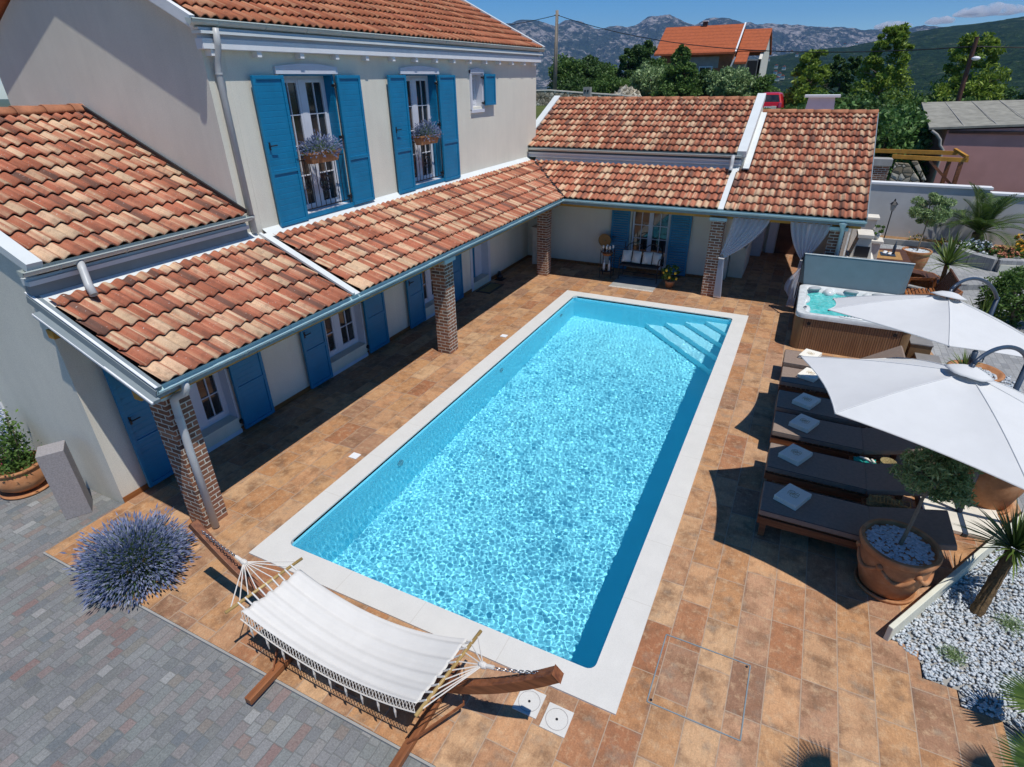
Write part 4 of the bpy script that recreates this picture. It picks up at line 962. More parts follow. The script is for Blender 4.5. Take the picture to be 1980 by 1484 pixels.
# date palm by the yard wall: feather fronds
def feather(mb,o,az,el,L,seed,n=34):
    r=np.random.default_rng(seed); p=Vector(o); d=Vector((math.cos(az)*math.cos(el),math.sin(az)*math.cos(el),math.sin(el))); pts=[]
    for i in range(n):
        pts.append((p.copy(),d.copy())); d=(d+Vector((0,0,-.9*1.6/n*(.4+i/n)))).normalized(); p=p+d*L/n
    for i,(p,d) in enumerate(pts):
        if i<3: continue
        f=i/n; s=d.cross(Vector((0,0,1))); 
        if s.length<1e-3: s=Vector((1,0,0))
        s.normalize(); u=s.cross(d); l=L*.30*math.sin(PI*min(1,f*.85+.12))**.7*r.uniform(.85,1.1)
        for sg in (-1,1):
            dr=(s*sg*.8+d*.6+u*.25).normalized(); b=len(mb.v); w=.026*L
            e=p+dr*l+Vector((0,0,-.12*l)); q=p+dr*l*.45
            mb.v+=[tuple(p-d*w*.4),tuple(q-d*w*.5),tuple(e),tuple(q+d*w*.5)]; mb.f.append((b,b+1,b+2,b+3))
    return [tuple(q[0]) for q in pts]
t=thing('date_palm','feathery date palm standing in the flower bed against the grey yard wall','palm',(10.55,19.7,0))
MB().tube([(10.55,19.7,-.05),(10.5,19.7,.25),(10.42,19.65,.55)],[.17,.19,.14],14).done('trunk','palmtrunk',t)
fm=MB(); st=MB(); rg=np.random.default_rng(5)
for k in range(26):
    az=2*PI*k*.382+rg.uniform(-.2,.2); el=rg.uniform(.35,1.35); P_=feather(fm,(10.42,19.65,.55),az,el,rg.uniform(1.2,1.75),k); st.tube(P_[::3],[.016*(1-i/14)+.003 for i in range(len(P_[::3]))],5)
st.done('rachis','leaf_yucca',t); fm.done('fronds','leaf_palm',t)
# lavender bush at the terrace corner
def lavender(t,cx,cy,cz,rx,ry,rz,n,seed,stalk=.20,sz=.011,nleaf=0,up=.0,jag=.1):
    r=np.random.default_rng(seed); d=unit(np.stack([r.normal(size=n),r.normal(size=n),np.abs(r.normal(size=n))*.9+.02],1))
    c=np.array([cx,cy,cz]); base=c+d*np.array([rx,ry,rz])*r.uniform(.35,.75,(n,1)); dirn=unit(d+r.normal(size=(n,3))*.22+np.array([0,0,up])); lobe=(1+.13*np.sin(d[:,:1]*5.1+d[:,1:2]*3.3+seed)*np.cos(d[:,1:2]*6.3-d[:,2:]*4.+1)); tip=c+d*lobe*np.array([rx,ry,rz])*r.uniform(.9-jag,1.0+jag*.8,(n,1))+r.normal(size=(n,3))*(.012+jag*.22)
    dirn=unit(tip-base); s=unit(np.cross(dirn,r.normal(size=(n,3))))
    # stems
    w=.0018*sz/.011; V=np.stack([base-s*w,base+s*w,tip+s*w,tip-s*w],1).reshape(-1,3); npobj('stems','', None,t) if 0 else npobj('stems',V,np.arange(4*n).reshape(-1,4),'lavg',t)
    # flower spikes: two crossed tapering quads
    L=stalk*r.uniform(.32,.5,n)[:,None]; ax=unit(dirn+np.array([0,0,-.12])); s2=unit(np.cross(ax,s)); q=[]
    for ss in (s,s2):
        wv=sz*r.uniform(.7,1.2,n)[:,None]; q.append(np.stack([tip-ax*L*.35,tip+ss*wv,tip+ax*L*.65,tip-ss*wv],1))
    V=np.concatenate(q,1).reshape(-1,3); npobj('blooms',V,np.arange(len(V)).reshape(-1,4),'lav',t)
    g=crown_pts((cx,cy,cz+.01),1,nleaf or n,30,seed+1,1,.3); g=c+(g-c)*np.array([rx,ry,rz])*.80; g[:,2]=np.maximum(g[:,2],cz+.01)
    leaves('foliage','lavg',t,g,stalk*.28,5,seed=seed)
t=thing('lavender_bush','big round bush of blue lavender spilling over the terrace corner onto the driveway','lavender',(-1.02,-.72,0))
lavender(t,-1.02,-.72,.02,.56,.50,.47,5000,41,.17,.0095,nleaf=9000,jag=.17)
for i,(yc,yb,lab) in enumerate(((4.58,4.2,'window box with purple lavender on the upper window nearest the camera'),(7.72,7.3,'window box with purple lavender on the middle upper window'))):
    t=thing('flower_box',lab,'flower box',(-2.17,yc,3.9),'window boxes of lavender')
    m=MB(); x0,x1=-2.27,-2.07; y0,y1=yc-.36,yc+.36
    m.add([(x0+.03,y0+.06,3.87),(x1-.03,y0+.06,3.87),(x1-.03,y1-.06,3.87),(x0+.03,y1-.06,3.87),(x0,y0,4.04),(x1,y0,4.04),(x1,y1,4.04),(x0,y1,4.04)],[(0,3,2,1),(0,1,5,4),(1,2,6,5),(2,3,7,6),(3,0,4,7)])
    m.box(x1-.005,x1+.012,y0-.012,y1+.012,4.015,4.045).box(x0-.012,x0+.005,y0-.012,y1+.012,4.015,4.045).box(x0+.005,x1-.005,y0-.012,y0+.005,4.015,4.045).box(x0+.005,x1-.005,y1-.005,y1+.012,4.015,4.045)
    m.done('planter','terra',t); MB().box(x0+.01,x1-.01,y0+.01,y1-.01,3.99,4.01).done('soil','soil',t)
    lavender(t,-2.16,yc,4.0,.17,.42,.27,620,50+i,.13,.012,nleaf=500)
# left potted rose
t=thing('potted_shrub','wide terracotta bowl with a leafy rose shrub beside the granite block','potted plant',(-4.02,-.40,-.03))
o=MB().lathe([(.19,0),(.30,.10),(.335,.20),(.30,.30),(.28,.33),(.315,.345),(.32,.38),(.28,.38),(.26,.33),(.01,.33)],(-4.02,-.40,-.005),40).done('bowl','terra',t,smooth=True)
MB().lathe([(.27,0),(.31,0),(.33,.035),(.30,.03),(.01,.02)],(-4.02,-.40,-.032),40).done('saucer','terra',t,smooth=True)
m=MB(); rg=np.random.default_rng(8); tips=[]
for k in range(12):
    a=rg.uniform(0,2*PI); l=rg.uniform(.35,.8); p=[(-4.02,-.40,.3),(-4.02+.1*math.cos(a),-.4+.1*math.sin(a),.3+l*.5),(-4.02+.26*math.cos(a)*l,-.4+.26*math.sin(a)*l,.32+l)]; m.tube(p,[.008,.006,.004],5); tips.append(p)
m.done('stems','olivewood',t)
pts=np.concatenate([np.array(p[1])+(np.array(p[2])-np.array(p[1]))*rg.uniform(0,1.05,(80,1))+rg.normal(size=(80,3))*.06 for p in tips]+[np.stack([-4.02+rg.normal(size=900)*.14,-.40+rg.normal(size=900)*.14,.34+np.abs(rg.normal(size=900))*.09],1)])
leaves('foliage','leaf_mid',t,pts,.055,1.9,seed=9)
leaves('flowers','flowp',t,np.array([-4.15,-.5,.46])+rg.normal(size=(22,3))*.04,.05,1.2,seed=10)
# tufts in the gravel
for x,y,s,lab in ((7.39,1.99,.14,'small thyme tuft in the white gravel close to the terrace edge'),(7.98,2.66,.16,'small thyme tuft in the gravel at the foot of the leaning yucca')):
    rg=np.random.default_rng(int(x*100)); n=900; d=unit(np.stack([rg.normal(size=n),rg.normal(size=n),np.abs(rg.normal(size=n))+.1],1)); c=np.array([x,y,0])+d*np.array([s,s,s*.55])*rg.uniform(.2,1,(n,1))
    tag(leaves('thyme_tuft','leaf_olive',None,c,.028,5,outc=(x,y,-.02),seed=int(x*10)),lab,'small plant',group='thyme tufts in the gravel')
# big oleander bush and small plants by the path
def bush(name,label,cat,c,r_,n,size,lm,seed,zsq=.9,asp=3,grp=None,stem=True):
    t=thing(name,label,cat,(c[0],c[1],c[2]-r_*zsq),grp)
    if stem:
        m=MB(); rg=np.random.default_rng(seed)
        for k in range(9):
            d=rg.normal(size=3)*.5; m.tube([(c[0],c[1],c[2]-r_*zsq),(c[0]+d[0]*r_*.5,c[1]+d[1]*r_*.5,c[2]-r_*.1),(c[0]+d[0]*r_*.9,c[1]+d[1]*r_*.9,c[2]+r_*.4*zsq)],[.02*r_/.4,.013*r_/.4,.006],5)
        m.done('stems','trunk',t)
    leaves('foliage',lm,t,crown_pts(c,r_,n,60,seed,zsq,.4),size,asp,seed=seed); return t
bush('oleander_bush','dense round dark green bush on the grey path behind the far parasol','bush',(10.05,12.7,.62),.72,6500,.11,'leaf_mid',61)
bush('oleander_bush','dark bush at the right edge behind the near parasol post','bush',(8.95,6.6,.35),.40,2200,.08,'leaf_mid',62)
straps(MB(),(9.35,12.2,.0),60,.75,.035,63,up=.3,droop=.7).done('iris_clump','leaf_yucca')
tag(bpy.data.objects['iris_clump'],'clump of sword-shaped iris leaves left of the round bush on the path','iris')
# bowl with pebbles beside the loungers
t=thing('pebble_bowl','shallow terracotta bowl full of white pebbles behind the umbrella arm','planter bowl',(8.5,8.35,0)); x,y=8.5,8.35
MB().lathe([(.18,0),(.20,.08),(.17,.12),(.30,.30),(.40,.40),(.42,.45),(.37,.45),(.33,.38),(.01,.37)],(x,y,0),40).done('bowl','terra',t,smooth=True)
P8=[(x+.33*math.cos(2*PI*k/16),y+.33*math.sin(2*PI*k/16)) for k in range(16)]
o=pebbles('pebble_topping',P8,330,.385,.026,6,None,None); o.parent=t; o.location=(-8.5,-8.35,0)
# third big pot under the near parasol
t=thing('terracotta_pot','large plain terracotta pot partly under the near parasol canopy','pot',(8.12,4.95,0)); pot(t,8.12,4.95,0,.40,.66,deco=False)
straps(MB(),(8.12,4.95,.6),60,.5,.03,77).done('leaves','leaf_yucca',t)
# ---------------------------------------------------------------- granite block
bl_=MB(); bl_.prism([(-2.75,-.59),(-2.60,-.34),(-2.84,-.19),(-2.99,-.44)],'z',-.035,.98); tag(bl_.done('granite_block','stone',bevel=.006),'upright grey granite block standing next to the potted rose','stone block')
# ---------------------------------------------------------------- hammock
st=thing('hammock_stand','curved wooden hammock stand with two crossbars at the near end of the pool','hammock stand',(2.2,-.63,0))
def arc(w,h,pts):
    m=MB(); N=len(pts); b=0
    for i,p in enumerate(pts):
        p=Vector(p); d=(Vector(pts[min(i+1,N-1)])-Vector(pts[max(i-1,0)])).normalized(); s=Vector((0,0,1)).cross(d).normalized(); u=d.cross(s)
        for a,c in ((-1,-1),(1,-1),(1,1),(-1,1)): m.v.append(tuple(p+s*a*w/2+u*c*h/2))
    for i in range(N-1):
        for k in range(4): m.f.append((i*4+k,i*4+(k+1)%4,i*4+4+(k+1)%4,i*4+4+k))
    m.f+=[(0,1,2,3),(N*4-4,N*4-1,N*4-2,N*4-3)]; return m
Lp=(.13,-.56,1.0); Rp=(4.22,-.47,1.0)
ap=[]
for i in range(33):
    s=i/32; x=Lp[0]+(Rp[0]-Lp[0])*s; q=abs(2*s-1); ap.append((x,-.60+(.04 if s<.5 else .10)*q**2,.10+.90*q**2.1))
arc(.085,.10,ap).done('arc_beam','wood',st,bevel=.005)
for x in (1.53,3.09):
    MB().beam((x,-1.36,.045),(x,-.22,.045),.075,.07).done('crossbar','woody',st,bevel=.005)
br=MB(); 
for x,s in ((1.53,-1),(3.09,1)): 
    for y in (-1.05,-.2): br.beam((x,y,.08),(x+s*.30,-.60,.20),.012,.03)
br.loose('brace','wood',st)
hm=thing('hammock','white cotton hammock with macrame fringe slung between two wooden bars','hammock',(2.25,-.66,.6))
LA,LB=Vector((1.13,-1.02,.70)),Vector((1.27,-.30,.71)); RA,RB=Vector((3.29,-1.06,.70)),Vector((3.37,-.27,.71))
for a,b_ in ((LA,LB),(RA,RB)):
    d=(b_-a).normalized()*.05; MB().tube([tuple(a-d),tuple(b_+d)],.016,12).done('spreader_bar','bamboo',hm,smooth=True)
def cloth(u,v):
    u2_=.035+.93*u; a=LA.lerp(RA,u2_); b_=LB.lerp(RB,u2_); vv=.06+.88*v; p=a.lerp(b_,vv); s=4*u2_*(1-u2_)
    rip=(.010*math.sin(vv*31+u*1.5)+.007*math.sin(vv*57+1+u*3))*(1-.6*s+.15); waist=.03*s*(vv-.5)
    return (p.x,p.y-waist,p.z-.24*s-.035*math.sin(PI*v)*(.4+s)+rip)
MB().grid(cloth,60,44).done('cloth','cotton',hm,smooth=True,solid=.006)
tb=MB()
for side,bar in ((0,(LA,LB)),(1,(RA,RB))):
    for k in range(9):
        v=(k+.5)/9; c=Vector(cloth(side,v)); q=bar[0].lerp(bar[1],.06+.88*v); tb.tube([tuple(c),tuple(q+Vector((0,0,.016)))],.009,5)
tb.loose('cloth_loop','cotton',hm)
rp=MB(); LR=Vector((.86,-.60,.80)); RR=Vector((3.58,-.55,.78))
for a_,b_,c_,s_ in ((LA,LB,LR,-1),(RA,RB,RR,1)):
    rp=MB()
    for k in range(9): rp.tube([tuple(a_.lerp(b_,k/8)),tuple(c_)],.0055,5)
    rp.ball(tuple(c_),.03,8,6,(1.6,1,1)).tube([tuple(c_),tuple(c_+Vector((s_*.10,0,.03)))],.018,8); rp.done('end_ropes','rope',hm)
def chain(a,b_,n,sag,parent):
    m=MB(); a=Vector(a); b_=Vector(b_)
    for i in range(n):
        s=(i+.5)/n; p=a.lerp(b_,s)+Vector((0,0,-sag*4*s*(1-s))); d=((b_-a)/n); d=(d+Vector((0,0,-sag*4*(1-2*s)/n))); L=d.length*.62; d.normalize()
        u=Vector((0,0,1)) if i%2 else d.cross(Vector((0,0,1))).normalized(); u=(u-d*u.dot(d)).normalized()
        m.tube([tuple(p+d*L*math.cos(t)*1.0+u*.013*math.sin(t)) for t in [2*PI*k/10 for k in range(11)]],.0042,5,cap=False)
    m.done('chain','chain',parent)
chain(Lp[0:2]+(.99,),LR+Vector((-.10,0,.03)),26,.02,hm); chain(RR+Vector((.10,0,.02)),Rp[0:2]+(.98,),20,.02,hm)
fr=MB()
for edge in (0,1):
    n=54; E=[Vector(cloth((i+.0)/n,edge)) for i in range(n+1)]; sg=-1 if edge==0 else 1; dp=Vector((0,sg*.030,-.075))
    if edge==1: dp=Vector((0,.012,-.05))
    for i in range(n):
        fr.tube([tuple(E[i]),tuple((E[i]+E[i+1])/2+dp*.5),tuple(E[i+1]+dp)],.0032,4); fr.tube([tuple(E[i+1]),tuple((E[i]+E[i+1])/2+dp*.5),tuple(E[i]+dp)],.0032,4)
    fr.tube([tuple(p+dp) for p in E],.006,5)
    if edge==0:
        for k in range(10):
            i=3+k*5; q=E[i]+dp; fr.tube([tuple(q),tuple(q+Vector((.006,-.004,-.06))),tuple(q+Vector((.0,.0,-.15)))],[.006,.011,.004],6)
fr.done('fringe','rope',hm)
# ---------------------------------------------------------------- sun loungers
def lounger(y0,y1,ang,label,proto_towel=True):
    x0,xf,L=5.47,6.66,.78; t=thing('sun_lounger',label,'sun lounger',(x0,y0,0),'dark cushioned wooden sun loungers in a row beside the pool')
    zc=.335; f=MB()
    f.box(x0+.02,xf+.62,y0+.01,y0+.045,.19,.29).box(x0+.02,xf+.62,y1-.045,y1-.01,.19,.29).box(x0,x0+.03,y0+.01,y1-.01,.19,.29).box(xf+.60,xf+.63,y0+.02,y1-.02,.19,.29)
    f.done('frame','wood',t,bevel=.004)
    for x in (x0+.04,xf+.45):
        for y in (y0+.015,y1-.075): B('leg','wood',t,x,x+.07,y,y+.06,0,.19,bevel=.004)
    s=MB(); k=0; x=x0+.05
    while x<xf-.05: s.box(x,x+.055,y0+.046,y1-.046,.292,.318); x+=.075
    ca,sa=math.cos(ang),math.sin(ang)
    for i in range(9):
        q=.05+i*.08; s.beam((xf+q*ca,y0+.04,.305+q*sa),(xf+q*ca,y1-.04,.305+q*sa),.055,.022,(-sa,0,ca))
    s.done('slats','wood',t)
    c=MB().box(x0+.0,xf-.004,y0,y1,.325,.405).done('seat_cushion','cushion',t,bevel=.016,seg=3)
    b_=MB(); u=Vector((ca,0,sa)); n=Vector((-sa,0,ca)); o=Vector((xf+.008,0,.325)); P=[o,o+u*L,o+u*L+n*.08,o+n*.08]
    b_.prism([(p.x,p.z) for p in P],'y',y0,y1); b_.done('back_cushion','cushion',t,bevel=.016,seg=3)
    pg=MB(); e=.004
    for yy in (y0+e,y1-e): pg.tube([(x0+.01,yy,.402),(xf-.01,yy,.402)],.0045,4)
    pg.loose('piping','black',c)
    return t
LG=[(2.95,3.58,R(16),'dark grey cushioned lounger nearest the camera, beside the big olive pot'),
(3.92,4.55,R(17),'dark grey cushioned lounger second from the camera, beside the teal cloth'),
(4.88,5.52,R(17),'dark grey cushioned lounger third from the camera, fully under the near parasol'),
(5.66,6.28,R(17),'dark grey cushioned lounger fourth from the camera, shaded by the near parasol'),
(6.62,7.25,R(18),'sunlit dark lounger fifth from the camera, its towel touching the parasol edge'),
(7.42,8.05,R(34),'sunlit dark lounger next to the hot tub with its back raised highest')]
def towel(x,y,rot,label,z=.407):
    t=thing('folded_towel',label,'towel',(x,y,z),'folded white towels on the loungers')
    ca,sa=math.cos(rot),math.sin(rot)
    def rp_(px,py): return (x+px*ca-py*sa,y+px*sa+py*ca)
    m=MB()
    for k,(w,l,o) in enumerate(((.19,.145,0),(.193,.143,.004),(.187,.144,-.003))):
        z0=z+k*.023; P=[rp_(-w+o,-l),rp_(w+o,-l),rp_(w+o,l),rp_(-w+o,l)]; m.prism(P,'z',z0,z0+.0225)
    body=m.done('folds','towel',t,bevel=.007,seg=3)
    g=MB(); zz=z+.0705
    def mp(pts): return [(*rp_(px,py),zz) for px,py in pts]
    for pts in ([(-.01,.05),(-.01,-.02),(-.03,-.045),(-.055,-.03),(-.045,-.005)],[(.015,-.05),(.015,.045),(.05,.05),(.065,.02),(.045,-.002),(.015,.0)],[(-.06,.0),(-.03,.03),(.0,.01),(.03,-.02),(.07,-.03)],[(-.04,.05),(.0,.065),(.05,.06)],[(-.05,-.055),(.0,-.062),(.06,-.05)]):
        g.tube(mp(pts),.0028,4)
    g.done('embroidered_monogram','gold',body); return t
for i,(a,b_,an,lab) in enumerate(LG): lounger(a,b_,an,lab)
for i,(x,y,ro) in enumerate(((5.81,3.33,1.12),(5.80,4.31,1.10),(5.88,5.24,1.15),(5.89,5.97,1.15),(5.92,7.0,1.2),(5.90,7.86,1.25))):
    towel(x,y,ro,['folded white monogrammed towel on the lounger nearest the camera','folded white monogrammed towel on the second lounger from the camera','folded white monogrammed towel on the third lounger, in parasol shade','folded white monogrammed towel on the fourth lounger, in parasol shade','folded white towel on the fifth lounger, partly under the parasol tip','folded white towel on the lounger next to the hot tub'][i])
def lowtable(x,y,label):
    t=thing('side_table',label,'side table',(x,y,0),'low wooden side tables between loungers')
    m=MB()
    for k in range(5): m.box(x-.2,x+.2,y-.14+k*.058,y-.14+k*.058+.05,.27,.29)
    m.done('table_top','wood',t)
    for sx in (-.17,.17):
        for sy in (-.11,.11): B('leg','wood',t,x+sx-.02,x+sx+.02,y+sy-.02,y+sy+.02,0,.269)
lowtable(6.70,4.72,'low wooden side table holding teal cloth, between second and third loungers')
lowtable(6.82,3.75,'low wooden side table under the woven bag, between first and second loungers')
t=thing('teal_cloth','crumpled teal and white cloth lying on a side table between loungers','cloth',(6.68,4.72,.29))
rg=np.random.default_rng(4)
MB().grid(lambda u,v:(6.55+.27*u,4.63+.19*v,.31+.03*math.sin(u*9+v*5)*math.sin(v*7)),14,10).done('cloth','teal',t,smooth=True,solid=.01)
MB().tube([(6.62,4.78,.35),(6.70,4.72,.37),(6.76,4.66,.35)],[.012,.02,.01],8).tube([(6.76,4.76,.35),(6.79,4.69,.36)],[.02,.012],8).done('white_bundle','towel',t,smooth=True)
t=thing('wicker_basket','small round wicker basket on the table behind the teal cloth','basket',(7.0,4.72,.29))
MB().lathe([(.07,0),(.095,.08),(.10,.10),(.085,.10),(.07,.02),(.01,.02)],(6.95,4.75,.29),22).done('bowl','wicker',t,smooth=True)
t=thing('woven_bag','brown and olive woven beach bag slumped between the two nearest loungers','bag',(6.9,3.75,.29))
m=MB().grid(lambda u,v:(6.66+.5*u,3.66+.2*v+.05*math.sin(u*5),.33+.10*math.sin(PI*u)**.6*math.sin(PI*v)**.6+.02*math.sin(u*30+v*11)),30,14); m.done('body','wicker',t,smooth=True,solid=.012)
hb=MB()
for k in range(5): hb.tube([(6.72+.08*k+.06*math.cos(a),3.72+.07*math.sin(a)+.01*k,.43+.02*math.sin(a*3)) for a in [2*PI*i/12 for i in range(13)]],.009,5)
hb.done('rope_handles','straw',t)
# ---------------------------------------------------------------- parasols
def parasol(label,c,Rr,rot,z,tx,ty,mast,dome=.42,zb=0,arm=None,hubd=(0,0)):
    t=thing('cantilever_parasol',label,'parasol',(mast[0],mast[1],zb),'white hexagonal cantilever parasols')
    n=Vector((-tx,-ty,1)).normalized(); C=Vector((c[0],c[1],z)); A=C+n*dome
    V=[Vector((c[0]+Rr*math.cos(rot+k*PI/3),c[1]+Rr*math.sin(rot+k*PI/3),z+tx*Rr*math.cos(rot+k*PI/3)+ty*Rr*math.sin(rot+k*PI/3))) for k in range(6)]
    m=MB(); NS=10; NR=10
    for k in range(6):
        a,b_=V[k],V[(k+1)%6]; base=len(m.v)
        for i in range(NR+1):
            f=.07+.93*i/NR
            for j in range(NS+1):
                s=j/NS; e=a.lerp(b_,s); inn=4*s*(1-s)*.055; e=e.lerp(C,inn*f)
                p=A.lerp(e,f); p=p+n*(-.035*math.sin(PI*f)*math.sin(PI*s)+.03*math.sin(PI*f)); m.v.append(tuple(p))
        for i in range(NR):
            for j in range(NS): q=base+i*(NS+1)+j; m.f.append((q,q+1,q+NS+2,q+NS+1))
    cn=m.done('canopy','canvas',t,smooth=True,solid=.004); cn.modifiers.new('e','EDGE_SPLIT').split_angle=R(60)
    h=MB()
    for k in range(6):
        a,b_=V[k],V[(k+1)%6]; P=[tuple(a.lerp(b_,j/8).lerp(C,4*(j/8)*(1-j/8)*.055)) for j in range(9)]; h.tube(P,.007,5)
        P=[]
        for i in range(9):
            f=.07+.93*i/8; P.append(tuple(A.lerp(a,f)+n*(.03*math.sin(PI*f)+.004)))
        h.tube(P,.0055,5)
    h.done('piping','canvas',cn)
    r=MB()
    for k in range(6): r.tube([tuple(A-n*.06),tuple(C.lerp(V[k],.5)+n*(dome*.5-.03)),tuple(V[k]-n*.012)],.010,6)
    r.done('ribs','darkblue',t)
    vt=MB(); base=0; pr=[(0.0,.075),(.09,.062),(.165,.030),(.20,.012)]
    x=n.orthogonal().normalized(); y=n.cross(x)
    for rr_,zz in pr:
        for q in range(24):
            a=2*PI*q/24; w=1+.05*math.cos(6*a) if rr_>.18 else 1; vt.v.append(tuple(A+n*(zz-.01)+(x*math.cos(a)+y*math.sin(a))*rr_*w))
    for i in range(3):
        for q in range(24): q2=(q+1)%24; vt.f.append((i*24+q,i*24+q2,(i+1)*24+q2,(i+1)*24+q))
    vt.done('vent_cap','canvas',t,smooth=True,solid=.004)
    H=A+n*.10; mx,my=mast
    pts=[tuple(A-n*.1),tuple(H)]; MB().tube(pts,.02,10).done('hub','darkblue',t,smooth=True)
    M_=Vector((mx,my,arm[2])); pa=[]
    P0=H; P3=M_
    P1=P0+Vector(((mx-H.x)*.25,(my-H.y)*.25,arm[0])); P2=P3+Vector(((H.x-mx)*.18,(H.y-my)*.18,arm[1]))
    for i in range(17):
        s=i/16; pa.append(tuple(P0*(1-s)**3+P1*3*s*(1-s)**2+P2*3*s*s*(1-s)+P3*s**3))
    MB().tube(pa,[.019+.007*i/16 for i in range(17)],10).done('arm','darkblue',t,smooth=True)
    MB().tube([(mx,my,zb+.05),(mx,my,arm[2]+.03)],.030,12).tube([(mx,my,1.0),(mx-.0,my,1.25)],.04,12).done('mast','darkblue',t,smooth=True)
    MB().tube([(mx+.04,my,1.1),(mx+.13,my,1.1),(mx+.13,my,1.2)],.01,6).done('crank','darkblue',t)
    bs=MB().beam((mx-.45,my,zb+.03),(mx+.45,my,zb+.03),.05,.05).beam((mx,my-.45,zb+.031),(mx,my+.45,zb+.031),.05,.046); bs.done('cross_base','darkblue',t)
    for sx,sy in ((-1,-1),(1,-1),(1,1),(-1,1)): B('base_slab','limest',t,mx+(.03 if sx>0 else -.43),mx+(.43 if sx>0 else -.03),my+(.03 if sy>0 else -.43),my+(.43 if sy>0 else -.03),zb+.004,zb+.055,bevel=.004)
parasol('large white hexagonal parasol shading the nearest loungers',(6.953,3.264),1.475,2.836,2.013,-.122,-.097,(7.80,4.45),arm=(.20,.28,2.18))
parasol('white hexagonal parasol whose tip reaches over the hot tub',(7.12,5.64),1.466,3.572,2.05,-.10,-.20,(8.05,7.1),arm=(.22,.30,2.1))
# ---------------------------------------------------------------- hot tub
def rrect(x0,x1,y0,y1,r,n=6):
    P=[]
    for cx,cy,a0 in ((x1-r,y1-r,0),(x0+r,y1-r,90),(x0+r,y0+r,180),(x1-r,y0+r,270)):
        for k in range(n+1): a=R(a0+90*k/n); P.append((cx+r*math.cos(a),cy+r*math.sin(a)))
    return P
def loft(rings,close=True):
    m=MB(); n=len(rings[0][0])
    for P,z in rings: m.v+=[(p[0],p[1],z) for p in P]
    for i in range(len(rings)-1):
        for k in range(n): k2=(k+1)%n; m.f.append((i*n+k,i*n+k2,(i+1)*n+k2,(i+1)*n+k))
    return m
T0,T1,U0,U1=5.53,7.62,9.12,11.18; TH=.78
tub=thing('hot_tub','square hot tub with brown slatted sides and marbled rim full of turquoise water','hot tub',((T0+T1)/2,(U0+U1)/2,0))
loft([(rrect(T0+.03,T1-.03,U0+.03,U1-.03,.16),0),(rrect(T0+.03,T1-.03,U0+.03,U1-.03,.16),TH-.07)]).done('cabinet','slat',tub,smooth=False)
cm=MB()
for cx,cy,a0 in ((T1-.18,U1-.18,0),(T0+.18,U1-.18,90),(T0+.18,U0+.18,180),(T1-.18,U0+.18,270)):
    P=[(cx+.158*math.cos(R(a0+90*k/8)),cy+.158*math.sin(R(a0+90*k/8))) for k in range(9)]; b0=len(cm.v)
    for p in P: cm.v+=[(*p,0),(*p,TH-.07)]
    for k in range(8): cm.f.append((b0+2*k,b0+2*k+2,b0+2*k+3,b0+2*k+1))
cm.loose('corner_panel','steps',tub,smooth=True)
r0=rrect(T0,T1,U0,U1,.19)
rim=loft([(r0,TH-.09),(r0,TH-.03),(rrect(T0+.012,T1-.012,U0+.012,U1-.012,.18),TH),(rrect(T0+.10,T1-.10,U0+.10,U1-.10,.14),TH+.01),(rrect(T0+.15,T1-.15,U0+.15,U1-.15,.18),TH-.01),(rrect(T0+.20,T1-.20,U0+.20,U1-.20,.22),TH-.12),(rrect(T0+.34,T1-.34,U0+.34,U1-.34,.25),TH-.36),(rrect(T0+.36,T1-.36,U0+.36,U1-.36,.25),TH-.40)])
rm=rim.done('shell','shell',tub,smooth=True); rm.modifiers.new('s','EDGE_SPLIT').split_angle=R(60)
w=MB().grid(lambda u,v:(T0+.17+(T1-T0-.34)*u,U0+.17+(U1-U0-.34)*v,TH-.10+.012*math.sin(u*23+v*9)*math.sin(v*19)+.006*math.sin(u*61)*math.sin(v*53)),60,60)
w.done('tub_water','tubwater',tub,smooth=True)
sh=MB()
def lump(cx,cy,a,b_,h,ang=0): 
    m=MB().ball((0,0,0),1,18,8); ca,sa=math.cos(ang),math.sin(ang)
    sh.add([(cx+(p[0]*a)*ca-(p[1]*b_)*sa,cy+(p[0]*a)*sa+(p[1]*b_)*ca,TH-.09+p[2]*h) for p in m.v],m.f)
for a in ((T0+.62,U1-.20,.12,.16,.10),(T0+.95,U1-.17,.20,.08,.07),(T1-.72,U1-.20,.10,.16,.10),(T1-.22,U1-.22,.16,.14,.09),(T0+.2,U0+.5,.08,.26,.08),(T0+.18,U0+1.2,.08,.22,.08),(T0+.9,U0+.2,.3,.08,.08),(T1-.2,U0+.9,.08,.3,.08),(T1-.3,U0+.25,.16,.12,.09)): lump(*a)
sh.loose('seat_moulding','shell',tub,smooth=True)
for i,(x,y,a) in enumerate(((T0+.32,U1-.26,.5),(T0+1.05,U1-.20,0),(T1-.50,U1-.24,-.1),(T1-.2,U0+.6,1.57))):
    m=MB().ball((0,0,0),1,18,8); ca,sa=math.cos(a),math.sin(a); MB().add([(x+p[0]*.15*ca-p[1]*.075*sa,y+p[0]*.15*sa+p[1]*.075*ca,TH+.0+p[2]*.045) for p in m.v],m.f).done('headrest','pillow',tub,smooth=True)
cp=MB().add([(p[0]*.24+T0+1.02,p[1]*.055+U0+.085,TH+.01+p[2]*.022) for p in MB().ball((0,0,0),1,24,8).v],MB().ball((0,0,0),1,24,8).f).done('control_panel','shell',tub,smooth=True)
m=MB()
for k in range(6): m.ball((T0+.88+.055*k,U0+.085,TH+.034),.013,8,4)
m.done('buttons','darkblue',cp)
m=MB(); m.tube([(T0+.28,U0+.02,TH-.20),(T0+.28,U0+.035,TH-.20)],.035,14).tube([(T1-.30,U0+.02,TH-.20),(T1-.30,U0+.035,TH-.20)],.035,14); m.loose('air_vent','black',tub)
